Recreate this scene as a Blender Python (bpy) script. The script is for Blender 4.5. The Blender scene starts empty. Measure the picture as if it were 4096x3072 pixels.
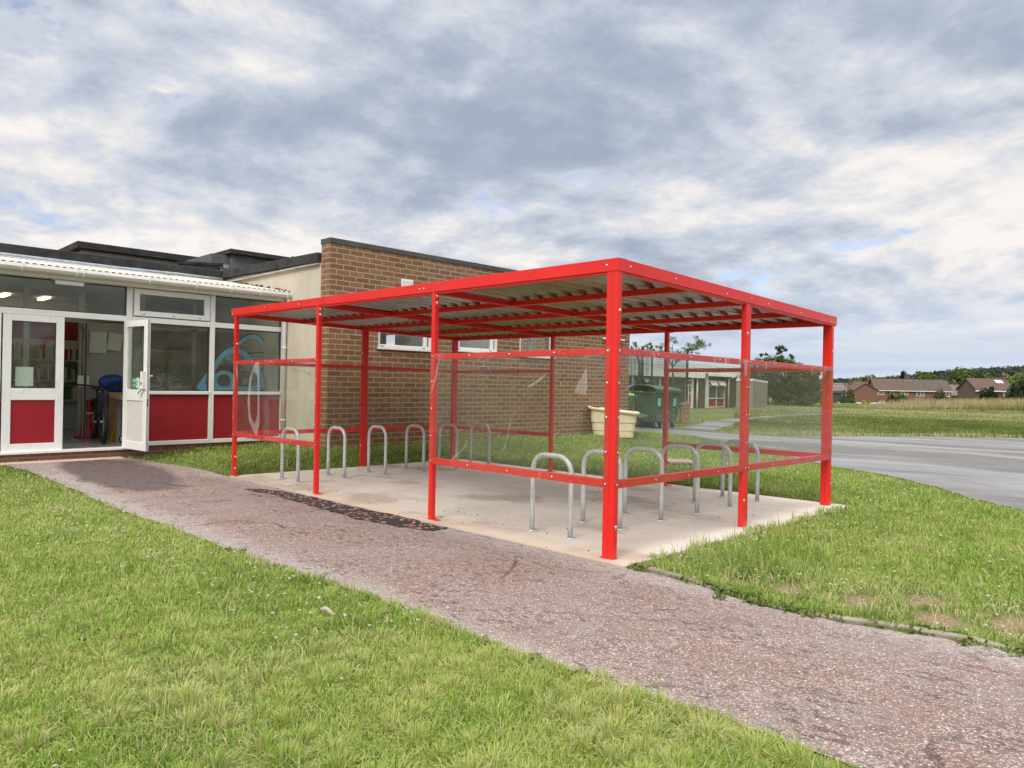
import bpy, bmesh, math, random
import numpy as np
from mathutils import Vector, Matrix
random.seed(7); rng = np.random.default_rng(11)
C = bpy.context.scene.collection
sc = bpy.context.scene
PI = math.pi; rad = math.radians
CAM = (-3.983, -3.000, 1.215); YAW, PITCH, ROLL = 0.7896, -0.0005, -0.0193
RX, RY = 0.710, -0.704            # horizontal right of the view
FX, FY = 0.704, 0.710

# ------------------------------------------------------------------ helpers
def sstep(a, b, x):
    t = np.clip((x - a) / (b - a), 0, 1); return t * t * (3 - 2 * t)

WALLX = [-6, -.45, -.1, .3, 1.8, 9.5, 10.4, 12.6]
WALLG = [.045, .05, .08, .125, .16, .17, .12, -.1]
def g(x, y):
    """height of the ground"""
    x = np.asarray(x, float); y = np.asarray(y, float)
    z = -.0057 * np.clip(x, -3, 6) - .0099 * np.clip(y, -5, 7)
    y0 = 6.16 - 1.2 * sstep(4.2, 6, x)
    w = sstep(y0, y0 + .62 + .9 * sstep(4.2, 6, x), y) * (1 - sstep(12, 14, x)) 
    kx = sstep(-.30, .12, x)
    w = w * kx + sstep(4.9, 8.0, y) * (1 - kx)
    z = z * (1 - w) + np.interp(x, WALLX, WALLG) * w
    bank = np.maximum(.075 * sstep(3.88, 3.98, x) * sstep(-.3, .5, y) * (1 - sstep(4.6, 6.5, x)),
                      .085 * sstep(6.10, 6.20, y) * sstep(-.05, .1, x) * (1 - sstep(4.3, 6, x)) * (1 - sstep(6.2, 7.0, y)))
    z = z + bank
    D = (x - CAM[0]) * FX + (y - CAM[1]) * FY
    z = z - 4.1 * sstep(64, 120, D)
    a = np.degrees(np.arctan2(y - CAM[1], x - CAM[0]))
    r = np.hypot(x - CAM[0], y - CAM[1])
    hill = np.interp(a, [-30, 5, 10, 12, 14.5, 16, 18, 20, 22, 40, 80], [18, 16, 16, 15, 12.2, 9.6, 6.8, 6.2, 5.2, 5, 5])
    z = z + (hill + 4.1) * sstep(330, 640, r)
    return z

NOISE2 = rng.random((64, 64))
def vnoise(x, y, s):
    x = np.asarray(x) / s; y = np.asarray(y) / s
    xi = np.floor(x).astype(int); yi = np.floor(y).astype(int); fx = x - xi; fy = y - yi
    fx = fx * fx * (3 - 2 * fx); fy = fy * fy * (3 - 2 * fy)
    A = lambda i, j: NOISE2[i % 64, j % 64]
    return (A(xi, yi) * (1 - fx) + A(xi + 1, yi) * fx) * (1 - fy) + (A(xi, yi + 1) * (1 - fx) + A(xi + 1, yi + 1) * fx) * fy

class MB:
    def __init__(s): s.v = []; s.f = []; s.m = []; s.smooth = []
    def add(s, vs, fs, mi=0, sm=False):
        o = len(s.v); s.v += [tuple(v) for v in vs]
        for f in fs: s.f.append(tuple(i + o for i in f)); s.m.append(mi); s.smooth.append(sm)
        return s
    def box(s, x0, x1, y0, y1, z0, z1, mi=0):
        vs = [(x, y, z) for z in (z0, z1) for y in (y0, y1) for x in (x0, x1)]
        return s.add(vs, [(0, 2, 3, 1), (4, 5, 7, 6), (0, 1, 5, 4), (1, 3, 7, 5), (3, 2, 6, 7), (2, 0, 4, 6)], mi)
    def hexa(s, b, t, mi=0):
        """b, t: four bottom and four top points, in the same order round"""
        return s.add(list(b) + list(t), [(3, 2, 1, 0), (4, 5, 6, 7), (0, 1, 5, 4), (1, 2, 6, 5), (2, 3, 7, 6), (3, 0, 4, 7)], mi)
    def bar(s, p, q, w, h, mi=0, up=(0, 0, 1)):
        p = Vector(p); q = Vector(q); d = (q - p).normalized(); u = Vector(up)
        if abs(d.dot(u)) > .98: u = Vector((1, 0, 0))
        a = d.cross(u).normalized() * (w / 2); b = a.cross(d).normalized() * (h / 2)
        return s.hexa([p - a - b, p + a - b, p + a + b, p - a + b], [q - a - b, q + a - b, q + a + b, q - a + b], mi)
    def tube(s, path, r, n=12, mi=0, cap=True, closed=False):
        path = [Vector(p) for p in path]; N = len(path); rr = r if isinstance(r, (list, tuple)) else [r] * N
        o = len(s.v); pa = None
        for i, p in enumerate(path):
            if closed: d = path[(i + 1) % N] - path[i - 1]
            else: d = path[min(i + 1, N - 1)] - path[max(i - 1, 0)]
            d.normalize()
            if pa is None:
                a = d.cross(Vector((0, 0, 1)))
                if a.length < .05: a = d.cross(Vector((0, 1, 0)))
            else: a = pa - d * pa.dot(d)
            a.normalize(); pa = a; b = d.cross(a)
            for k in range(n):
                t = 2 * PI * k / n; s.v.append(tuple(p + (a * math.cos(t) + b * math.sin(t)) * rr[i]))
        for i in range(N if closed else N - 1):
            j = (i + 1) % N
            for k in range(n):
                k2 = (k + 1) % n
                s.f.append((o + i * n + k, o + i * n + k2, o + j * n + k2, o + j * n + k)); s.m.append(mi); s.smooth.append(True)
        if cap and not closed:
            s.f.append(tuple(o + k for k in range(n))[::-1]); s.m.append(mi); s.smooth.append(False)
            s.f.append(tuple(o + (N - 1) * n + k for k in range(n))); s.m.append(mi); s.smooth.append(False)
        return s
    def prism(s, poly, axis, a, b, mi=0):
        """polygon in the plane across axis, run from a to b"""
        n = len(poly)
        def P(u, w, t): return {'x': (t, u, w), 'y': (u, t, w), 'z': (u, w, t)}[axis]
        vs = [P(u, w, a) for u, w in poly] + [P(u, w, b) for u, w in poly]
        return s.add(vs, [tuple(range(n))[::-1], tuple(range(n, 2 * n))] + [(i, (i + 1) % n, n + (i + 1) % n, n + i) for i in range(n)], mi)
    def lathe(s, prof, c, n=24, mi=0):
        o = len(s.v)
        for r, z in prof:
            for k in range(n): t = 2 * PI * k / n; s.v.append((c[0] + r * math.cos(t), c[1] + r * math.sin(t), c[2] + z))
        for i in range(len(prof) - 1):
            for k in range(n):
                k2 = (k + 1) % n
                s.f.append((o + i * n + k, o + i * n + k2, o + (i + 1) * n + k2, o + (i + 1) * n + k)); s.m.append(mi); s.smooth.append(True)
        return s
    def xf(s, M, start=0):
        for i in range(start, len(s.v)): s.v[i] = tuple(M @ Vector(s.v[i]))
        return s
    def build(s, name, mats, parent=None, off=(0, 0, 0), bevel=0, **kw):
        me = bpy.data.meshes.new(name)
        vs = s.v if off == (0, 0, 0) else [(a - off[0], b - off[1], c - off[2]) for a, b, c in s.v]
        me.from_pydata(vs, [], s.f)
        for m in (mats if isinstance(mats, (list, tuple)) else [mats]): me.materials.append(m)
        me.polygons.foreach_set('material_index', s.m); me.polygons.foreach_set('use_smooth', s.smooth)
        bm = bmesh.new(); bm.from_mesh(me); bmesh.ops.recalc_face_normals(bm, faces=bm.faces); bm.to_mesh(me); bm.free()
        me.update()
        o = bpy.data.objects.new(name, me); C.objects.link(o)
        if parent: o.parent = parent
        if bevel:
            b = o.modifiers.new('bevel', 'BEVEL'); b.width = bevel; b.segments = 2; b.limit_method = 'ANGLE'; b.angle_limit = rad(40)
        for k, v in kw.items(): o[k] = v
        return o

def tag(o, label=None, cat=None, group=None, kind=None):
    for k, v in (('label', label), ('category', cat), ('group', group), ('kind', kind)):
        if v: o[k] = v
    return o
def empty(name, loc, rz=0, label=None, cat=None, group=None):
    o = bpy.data.objects.new(name, None); C.objects.link(o); o.location = loc; o.rotation_euler = (0, 0, rz)
    o.empty_display_size = .1
    return tag(o, label, cat, group)
def copy_tree(o, parent=None):
    c = o.copy(); C.objects.link(c); c.parent = parent
    for ch in list(o.children): copy_tree(ch, c)
    return c
def raw_mesh(name, v, nper, mats, tint=None, tip=None, smooth=False, parent=None):
    """many equal polygons straight from arrays: v (n, nper, 3)"""
    n = len(v); me = bpy.data.meshes.new(name)
    me.vertices.add(n * nper); me.vertices.foreach_set('co', v.reshape(-1).astype(np.float32))
    me.loops.add(n * nper); me.loops.foreach_set('vertex_index', np.arange(n * nper, dtype=np.int32))
    me.polygons.add(n); me.polygons.foreach_set('loop_start', np.arange(0, n * nper, nper, dtype=np.int32))
    me.update(calc_edges=True)
    for m in (mats if isinstance(mats, (list, tuple)) else [mats]): me.materials.append(m)
    if tint is not None:
        a = me.attributes.new('tint', 'FLOAT', 'POINT'); a.data.foreach_set('value', np.repeat(tint, nper).astype(np.float32))
    o = bpy.data.objects.new(name, me); C.objects.link(o)
    if parent: o.parent = parent
    return o

# ------------------------------------------------------------------ materials
class NT:
    def __init__(s, name):
        s.mat = bpy.data.materials.new(name); s.mat.use_nodes = True; s.t = s.mat.node_tree; s.t.nodes.clear()
        s.out = s.n('ShaderNodeOutputMaterial')
    def n(s, typ, **kw):
        nd = s.t.nodes.new(typ)
        for k, v in kw.items():
            if k.startswith('i_'):
                key = k[2:]; nd.inputs[int(key) if key.isdigit() else key.replace('_', ' ')].default_value = v
            else: setattr(nd, k, v)
        return nd
    def l(s, a, b): s.t.links.new(a, b)
    def coord(s, kind='Object', scale=(1, 1, 1), loc=(0, 0, 0), rot=(0, 0, 0)):
        tc = s.n('ShaderNodeTexCoord'); mp = s.n('ShaderNodeMapping')
        mp.inputs['Scale'].default_value = scale; mp.inputs['Location'].default_value = loc; mp.inputs['Rotation'].default_value = rot
        s.l(tc.outputs[kind], mp.inputs[0]); return mp.outputs[0]
    def noise(s, vec, scale, detail=4, rough=.55, dist=0):
        nd = s.n('ShaderNodeTexNoise'); nd.inputs['Scale'].default_value = scale; nd.inputs['Detail'].default_value = detail
        nd.inputs['Roughness'].default_value = rough; nd.inputs['Distortion'].default_value = dist
        if vec is not None: s.l(vec, nd.inputs['Vector'])
        return nd.outputs['Fac']
    def voro(s, vec, scale, feature='F1', out='Distance', rand=1):
        nd = s.n('ShaderNodeTexVoronoi', feature=feature); nd.inputs['Scale'].default_value = scale; nd.inputs['Randomness'].default_value = rand
        if vec is not None: s.l(vec, nd.inputs['Vector'])
        return nd.outputs[out]
    def ramp(s, fac, stops, interp='LINEAR'):
        nd = s.n('ShaderNodeValToRGB'); cr = nd.color_ramp; cr.interpolation = interp
        while len(cr.elements) < len(stops): cr.elements.new(.5)
        for e, (p, c) in zip(cr.elements, stops): e.position = p; e.color = (c if hasattr(c, '__len__') else (c, c, c)) + ((1,) if not hasattr(c, '__len__') or len(c) == 3 else ()) if hasattr(c, '__len__') else (c, c, c, 1)
        s.l(fac, nd.inputs[0]); return nd.outputs[0]
    def mix(s, fac, a, b, typ='MIX'):
        nd = s.n('ShaderNodeMix', data_type='RGBA', blend_type=typ)
        for sock, v in ((nd.inputs[0], fac), (nd.inputs[6], a), (nd.inputs[7], b)):
            if isinstance(v, (int, float)): sock.default_value = v
            elif isinstance(v, tuple): sock.default_value = v if len(v) == 4 else v + (1,)
            else: s.l(v, sock)
        return nd.outputs[2]
    def math(s, op, a, b=None, clamp=False):
        nd = s.n('ShaderNodeMath', operation=op, use_clamp=clamp)
        for sock, v in ((nd.inputs[0], a), (nd.inputs[1], b)):
            if v is None: continue
            if isinstance(v, (int, float)): sock.default_value = v
            else: s.l(v, sock)
        return nd.outputs[0]
    def bump(s, h, strength=.3, dist=.01):
        nd = s.n('ShaderNodeBump'); nd.inputs['Strength'].default_value = strength; nd.inputs['Distance'].default_value = dist
        s.l(h, nd.inputs['Height']); return nd.outputs[0]
    def pbr(s, col, rough=.6, metal=0, bump=None, spec=.5, **kw):
        b = s.n('ShaderNodeBsdfPrincipled')
        for key, v in (('Base Color', col), ('Roughness', rough), ('Metallic', metal)):
            if isinstance(v, (int, float)): b.inputs[key].default_value = v
            elif isinstance(v, tuple): b.inputs[key].default_value = v if len(v) == 4 else v + (1,)
            else: s.l(v, b.inputs[key])
        b.inputs['Specular IOR Level'].default_value = spec
        for k, v in kw.items(): b.inputs[k.replace('_', ' ')].default_value = v
        if bump is not None: s.l(bump, b.inputs['Normal'])
        return b.outputs[0]
    def done(s, sh): s.l(sh, s.out.inputs['Surface']); return s.mat

def simple(name, col, rough=.5, metal=0, var=.12, nscale=6, bump=0, bscale=60, spec=.5, dirt=0, dirtcol=(.12, .1, .08)):
    t = NT(name); v = t.coord(); n1 = t.noise(v, nscale, 5)
    lo = tuple(c * (1 - var) for c in col); hi = tuple(min(1, c * (1 + var)) for c in col)
    c = t.ramp(n1, [(.3, lo), (.7, hi)])
    if dirt:
        d = t.noise(v, nscale * 2.3, 8, .7); c = t.mix(t.ramp(d, [(.58, 0.), (.75, dirt)]), c, dirtcol)
    r = t.ramp(t.noise(v, nscale * 3, 4), [(.3, max(0, rough - .07)), (.7, min(1, rough + .07))])
    bp = t.bump(t.noise(v, bscale, 4), bump, .01) if bump else None
    return t.done(t.pbr(c, r, metal, bp, spec))

M = {}
def red_paint():
    t = NT('red_paint'); v = t.coord()
    c = t.ramp(t.noise(v, 2.5, 5), [(.3, (.70, .016, .012)), (.7, (.77, .022, .015))])
    wear = t.ramp(t.noise(v, 160, 3, .7), [(.73, 0.), (.78, .55)])
    m2 = t.math('MULTIPLY', wear, t.ramp(t.noise(v, 5, 3), [(.6, 0.), (.72, .7)]))
    c = t.mix(m2, c, (.75, .35, .32))
    scr = t.ramp(t.noise(t.coord(scale=(60, 60, 4)), 1, 4), [(.68, 0.), (.75, .08)])
    c = t.mix(scr, c, (.55, .10, .10))
    fade = t.ramp(t.noise(v, 1.1, 6, .65), [(.5, 0.), (.75, .16)]); c = t.mix(fade, c, (.72, .075, .065))
    sx = t.n('ShaderNodeSeparateXYZ'); t.l(v, sx.inputs[0]); foot = t.math('MULTIPLY', t.ramp(t.math('ADD', sx.outputs[2], .06), [(.0, 1.), (.12, 0.)]), t.ramp(t.noise(v, 60, 6, .75), [(.45, 0.), (.65, .6)])); c = t.mix(foot, c, (.20, .12, .085))
    grime = t.ramp(t.noise(t.coord(scale=(14, 14, 1.2)), 2.2, 7, .7), [(.58, 0.), (.8, .10)]); c = t.mix(grime, c, (.40, .03, .03))
    r = t.ramp(t.noise(v, 9, 5), [(.3, .24), (.7, .42)])
    return t.done(t.pbr(c, r, 0, t.bump(t.noise(v, 120, 3), .03, .002), .5))
M['red'] = red_paint()

def galv():
    t = NT('galvanised_steel'); v = t.coord()
    sp = t.voro(v, 70, out='Color'); n = t.noise(v, 22, 6, .65)
    c = t.mix(.5, t.ramp(n, [(.3, (.42, .44, .44)), (.7, (.66, .68, .68))]), t.ramp(t.noise(t.coord(scale=(1, 1, .35)), 45, 3), [(.35, (.45, .47, .48)), (.65, (.70, .72, .72))]))
    return t.done(t.pbr(c, t.ramp(n, [(.3, .42), (.7, .62)]), .3, t.bump(n, .1, .004), .5))
M['galv'] = galv()
M['bolt'] = simple('bolt_steel', (.62, .6, .57), .3, .85, .15, 40)
M['dark_hole'] = simple('hole_black', (.01, .01, .01), .8)

def roof_sheet():
    t = NT('roof_sheet_metal'); v = t.coord()
    c = t.ramp(t.noise(v, 3, 6), [(.3, (.33, .33, .315)), (.7, (.46, .46, .44))])
    st = t.ramp(t.noise(t.coord(scale=(.8, 9, 9)), 1.5, 5, .65), [(.45, 0.), (.75, .45)])
    c = t.mix(st, c, (.26, .23, .19))
    return t.done(t.pbr(c, .24, .85, None, .5))
M['roof'] = roof_sheet()

def clear_panel(seed):
    t = NT('scratched_clear_sheet'); v = t.coord(loc=(seed * 3.1, seed * 1.7, seed))
    haze = t.ramp(t.noise(v, 1.1, 4), [(.3, .008), (.75, .04)])
    w = t.n('ShaderNodeTexWave', wave_type='RINGS'); w.inputs['Scale'].default_value = .55; w.inputs['Distortion'].default_value = 9; w.inputs['Detail'].default_value = 3; w.inputs['Detail Scale'].default_value = .9
    t.l(v, w.inputs['Vector'])
    scr = t.math('MULTIPLY', t.ramp(w.outputs['Fac'], [(.993, 0.), (.999, 1.)]), t.ramp(t.noise(v, 2.3, 3), [(.56, 0.), (.72, .28)]))
    drops = t.math('MULTIPLY', t.ramp(t.voro(v, 34), [(.09, 1.), (.13, 0.)]), t.ramp(t.noise(v, 3.4, 3), [(.52, 0.), (.64, .85)]))
    f = t.math('MAXIMUM', t.math('ADD', haze, scr), drops, True)
    tr = t.n('ShaderNodeBsdfTransparent'); tr.inputs[0].default_value = (.95, .96, .94, 1)
    df = t.n('ShaderNodeBsdfDiffuse'); df.inputs[0].default_value = (.72, .69, .62, 1)
    gl = t.n('ShaderNodeBsdfGlossy'); gl.inputs['Roughness'].default_value = .03
    bp = t.bump(t.noise(v, 1.6, 2), .06, .05); t.l(bp, gl.inputs['Normal'])
    m1 = t.n('ShaderNodeMixShader'); t.l(f, m1.inputs[0]); t.l(tr.outputs[0], m1.inputs[1]); t.l(df.outputs[0], m1.inputs[2])
    fr = t.n('ShaderNodeFresnel'); fr.inputs[0].default_value = 1.32; ge = t.n('ShaderNodeNewGeometry')
    m2 = t.n('ShaderNodeMixShader'); t.l(t.math('MULTIPLY', fr.outputs[0], t.math('SUBTRACT', 1, ge.outputs['Backfacing']), True), m2.inputs[0]); t.l(m1.outputs[0], m2.inputs[1]); t.l(gl.outputs[0], m2.inputs[2])
    return t.done(m2.outputs[0])
M['clear'] = [clear_panel(i) for i in range(4)]

def film():
    t = NT('plastic_film'); v = t.coord()
    tr = t.n('ShaderNodeBsdfTransparent'); df = t.n('ShaderNodeBsdfDiffuse'); df.inputs[0].default_value = (.8, .77, .78, 1)
    m = t.n('ShaderNodeMixShader'); t.l(t.ramp(t.noise(v, 5, 4), [(.3, .14), (.7, .28)]), m.inputs[0]); t.l(tr.outputs[0], m.inputs[1]); t.l(df.outputs[0], m.inputs[2])
    return t.done(m.outputs[0])
M['film'] = film()

def glass(name, tint=(.90, .93, .91), ior=1.5, dirt=.03):
    t = NT(name); v = t.coord()
    tr = t.n('ShaderNodeBsdfTransparent'); tr.inputs[0].default_value = tint + (1,)
    df = t.n('ShaderNodeBsdfDiffuse'); df.inputs[0].default_value = (.6, .6, .56, 1)
    gl = t.n('ShaderNodeBsdfGlossy'); gl.inputs['Roughness'].default_value = .01
    t.l(t.bump(t.noise(v, .9, 2), .02, .1), gl.inputs['Normal'])
    m1 = t.n('ShaderNodeMixShader'); t.l(t.ramp(t.noise(v, 3, 5), [(.35, dirt * .4), (.75, dirt * 2)]), m1.inputs[0]); t.l(tr.outputs[0], m1.inputs[1]); t.l(df.outputs[0], m1.inputs[2])
    fr = t.n('ShaderNodeFresnel'); fr.inputs[0].default_value = ior; ge = t.n('ShaderNodeNewGeometry')
    m2 = t.n('ShaderNodeMixShader'); t.l(t.math('MULTIPLY', t.math('MULTIPLY', fr.outputs[0], 1.25), t.math('SUBTRACT', 1, ge.outputs['Backfacing']), True), m2.inputs[0]); t.l(m1.outputs[0], m2.inputs[1]); t.l(gl.outputs[0], m2.inputs[2])
    return t.done(m2.outputs[0])
M['glass'] = glass('window_glass')
def far_glass():
    t = NT('far_window_glass'); v = t.coord()
    return t.done(t.pbr(t.ramp(t.noise(v, 1.5, 3), [(.35, (.03, .035, .04)), (.7, (.2, .2, .19))]), .06, 0, None, .6))
M['farglass'] = far_glass()

def upvc(name='white_frame_plastic', col=(.83, .82, .80), dirt=.3):
    t = NT(name); v = t.coord()
    c = t.ramp(t.noise(v, 3, 5), [(.3, tuple(k * .93 for k in col)), (.7, col)])
    d = t.ramp(t.noise(t.coord(scale=(9, 9, 2)), 3, 8, .7), [(.55, 0.), (.8, dirt)])
    c = t.mix(d, c, (.33, .29, .23))
    return t.done(t.pbr(c, .38, 0, None, .5))
M['white'] = upvc()
M['doorwhite'] = upvc('door_leaf_white', (.85, .84, .82), .45)
def red_panel():
    t = NT('red_spandrel_panel'); v = t.coord()
    c = t.ramp(t.noise(v, 2, 6), [(.3, (.27, .008, .014)), (.7, (.32, .011, .019))])
    c = t.mix(t.ramp(t.noise(v, 90, 2), [(.74, 0.), (.78, .3)]), c, (.6, .4, .38))
    return t.done(t.pbr(c, .5, 0, None, .4))
M['redpanel'] = red_panel()

def brick(name, c1, c2, mortar, w=.24, h=.083, ms=.011, stain=.5, bumpS=.5):
    t = NT(name); tc = t.n('ShaderNodeTexCoord'); sp = t.n('ShaderNodeSeparateXYZ'); t.l(tc.outputs['Object'], sp.inputs[0])
    gn = t.n('ShaderNodeNewGeometry'); vt = t.n('ShaderNodeVectorTransform', vector_type='NORMAL', convert_from='WORLD', convert_to='OBJECT'); t.l(gn.outputs['Normal'], vt.inputs[0])
    ns = t.n('ShaderNodeSeparateXYZ'); t.l(vt.outputs[0], ns.inputs[0])
    fy = t.math('GREATER_THAN', t.math('ABSOLUTE', ns.outputs[1]), .5); fx = t.math('SUBTRACT', 1, fy)
    u = t.math('ADD', t.math('MULTIPLY', sp.outputs[0], fy), t.math('MULTIPLY', t.math('ADD', sp.outputs[1], .12), fx))
    cb = t.n('ShaderNodeCombineXYZ'); t.l(u, cb.inputs[0]); t.l(sp.outputs[2], cb.inputs[1])
    wob = t.n('ShaderNodeTexNoise'); wob.inputs['Scale'].default_value = 9; wob.inputs['Detail'].default_value = 3; t.l(cb.outputs[0], wob.inputs['Vector'])
    va = t.n('ShaderNodeVectorMath', operation='SUBTRACT'); va.inputs[1].default_value = (.5, .5, .5); t.l(wob.outputs['Color'], va.inputs[0])
    vb = t.n('ShaderNodeVectorMath', operation='SCALE'); vb.inputs['Scale'].default_value = .009; t.l(va.outputs[0], vb.inputs[0])
    vc = t.n('ShaderNodeVectorMath', operation='ADD'); t.l(cb.outputs[0], vc.inputs[0]); t.l(vb.outputs[0], vc.inputs[1])
    bt = t.n('ShaderNodeTexBrick', offset=.5); bt.inputs['Scale'].default_value = 1; bt.inputs['Brick Width'].default_value = w; bt.inputs['Row Height'].default_value = h
    bt.inputs['Mortar Size'].default_value = ms; bt.inputs['Mortar Smooth'].default_value = .25; bt.inputs['Bias'].default_value = -.1
    bt.inputs['Color1'].default_value = c1 + (1,); bt.inputs['Color2'].default_value = c2 + (1,); bt.inputs['Mortar'].default_value = mortar + (1,)
    t.l(vc.outputs[0], bt.inputs['Vector'])
    fine = t.noise(cb.outputs[0], 55, 6, .7); big = t.noise(cb.outputs[0], 1.1, 5)
    c = t.mix(.55, bt.outputs['Color'], t.ramp(fine, [(.3, (.45, .45, .45)), (.7, (.62, .6, .58))]), 'OVERLAY')
    c = t.mix(t.ramp(big, [(.4, 0.), (.7, stain)]), c, t.mix(1, c, (.86, .82, .66), 'MULTIPLY'))
    c = t.mix(t.ramp(t.noise(cb.outputs[0], 6, 8, .75), [(.62, 0.), (.8, .35)]), c, (.36, .33, .28))
    hgt = t.math('ADD', t.math('MULTIPLY', t.math('SUBTRACT', 1, bt.outputs['Fac']), 1), t.math('MULTIPLY', fine, .5))
    return t.done(t.pbr(c, .88, 0, t.bump(hgt, bumpS, .008), .25))
M['brick'] = brick('brown_brick', (.25, .133, .073), (.150, .083, .050), (.37, .275, .195), ms=.010)
M['brickfar'] = brick('far_red_brick', (.20, .098, .068), (.15, .078, .056), (.22, .16, .125), .3, .1, .008, .3, .2)
M['brickdark'] = brick('dark_brick', (.12, .085, .07), (.085, .062, .055), (.16, .13, .11), .3, .1, .01, .3, .2)

def render_wall(name, col, stain=.5, bumps=.35):
    t = NT(name); v = t.coord()
    c = t.ramp(t.noise(v, 2, 6), [(.3, tuple(k * .88 for k in col)), (.7, col)])
    st = t.ramp(t.noise(t.coord(scale=(2, 2, .5)), 2.2, 7, .7), [(.5, 0.), (.78, stain)])
    c = t.mix(st, c, tuple(k * .55 for k in col))
    sp = t.ramp(t.noise(v, 70, 3, .7), [(.66, 0.), (.72, .5)]); c = t.mix(sp, c, tuple(k * .62 for k in col))
    return t.done(t.pbr(c, .9, 0, t.bump(t.noise(v, 60, 5, .7), bumps, .01), .2))
M['cream'] = render_wall('cream_render', (.60, .53, .43))
M['felt'] = simple('roofing_felt', (.045, .043, .042), .85, 0, .4, 5, .6, 90, .2, .5, (.14, .13, .12))
M['coping'] = simple('metal_coping', (.075, .068, .062), .6, 0, .25, 4, .1, 50)
M['lead'] = simple('lead_flashing', (.26, .28, .31), .5, .2, .3, 7, .3, 30)
M['leanroof'] = simple('corrugated_plastic_roof', (.52, .48, .41), .55, 0, .2, 4, .1, 30, .4, .5, (.2, .18, .15))
M['gutter'] = upvc('gutter_plastic', (.68, .65, .60), .5)
M['soffit'] = simple('soffit_board', (.38, .35, .31), .8, 0, .25, 5, .1, 40)
M['plinth'] = brick('red_brick_step', (.20, .095, .07), (.15, .07, .052), (.2, .15, .12), .24, .083, .01)
M['lino'] = simple('vinyl_floor', (.30, .305, .31), .22, 0, .15, 3)
M['inwall'] = simple('interior_wall_paint', (.46, .47, .44), .7, 0, .1, 2)
M['inred'] = simple('interior_red_wall', (.24, .018, .02), .6, 0, .2, 2)
M['inceil'] = simple('interior_ceiling', (.75, .75, .72), .8, 0, .1, 2)
M['greydoor'] = simple('inner_door_grey', (.40, .385, .37), .45, 0, .1, 3)
M['alu'] = simple('grey_gasket', (.05, .05, .05), .6)
M['paper'] = simple('paper', (.72, .76, .72), .75, 0, .05, 4)
M['green_sign'] = simple('sign_green', (.012, .22, .10), .4, 0, .08, 6)
M['sign_white'] = simple('sign_white', (.78, .85, .74), .4, 0, .05, 6)
M['rubber'] = simple('black_rubber', (.012, .012, .013), .7, 0, .3, 20)
M['blackpaint'] = simple('black_gloss', (.012, .012, .014), .25, 0, .2, 8)
M['conered'] = simple('cone_red', (.42, .014, .014), .4, 0, .15, 6)
M['card'] = simple('cardboard', (.33, .19, .095), .85, 0, .15, 5)
M['bagblue'] = simple('blue_bag_plastic', (.01, .06, .27), .35, 0, .25, 8, .4, 14)
M['yellow'] = simple('yellow_plastic', (.72, .40, .02), .4, 0, .1, 5)
M['signblue'] = simple('sign_blue', (.02, .05, .3), .4)
M['signred'] = simple('sign_red', (.5, .015, .015), .4)
M['hoopblue'] = simple('hoop_blue', (.045, .05, .12), .45, 0, .2, 9)
M['cord'] = simple('white_cord', (.7, .68, .6), .8)
M['goalblue'] = simple('goal_blue_fabric', (.16, .50, .80), .7, 0, .12, 7)
M['targetgrey'] = simple('target_fabric', (.075, .062, .068), .8, 0, .2, 30)
M['post_maroon'] = simple('post_maroon', (.07, .014, .012), .5)

def concrete():
    t = NT('concrete'); v = t.coord()
    c = t.ramp(t.noise(v, 1.3, 7, .6), [(.3, (.54, .47, .41)), (.7, (.68, .60, .535))])
    st = t.ramp(t.noise(t.coord(scale=(3.2, .55, 1), rot=(0, 0, rad(8))), 2.4, 8, .68), [(.42, 0.), (.7, .55)])
    c = t.mix(st, c, (.70, .63, .575))
    # damp tan stain towards the front of the slab
    sx = t.n('ShaderNodeSeparateXYZ'); t.l(v, sx.inputs[0])
    front = t.ramp(t.math('ADD', sx.outputs[0], t.math('MULTIPLY', t.noise(v, 1.5, 5), .9)), [(.35, 1.), (.9, 0.)])
    c = t.mix(t.math('MULTIPLY', front, .6), c, (.42, .295, .19))
    blot = t.ramp(t.noise(t.coord(loc=(3.3, 1.2, 0), scale=(1, .6, 1)), 1.0, 4), [(.54, 0.), (.62, .55)])
    c = t.mix(blot, c, (.30, .23, .17))
    sk = t.math('MULTIPLY', t.ramp(t.noise(t.coord(scale=(11, 1.6, 1), rot=(0, 0, rad(-12))), 3.5, 5, .7), [(.60, 0.), (.66, .9)]), t.ramp(t.noise(v, .8, 2), [(.42, 0.), (.6, 1.)]))
    c = t.mix(sk, c, (.13, .105, .085))
    h = t.noise(t.coord(scale=(14, 2.2, 1)), 5, 6, .7)
    return t.done(t.pbr(c, .85, 0, t.bump(h, .35, .01), .3))
M['concrete'] = concrete()

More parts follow.
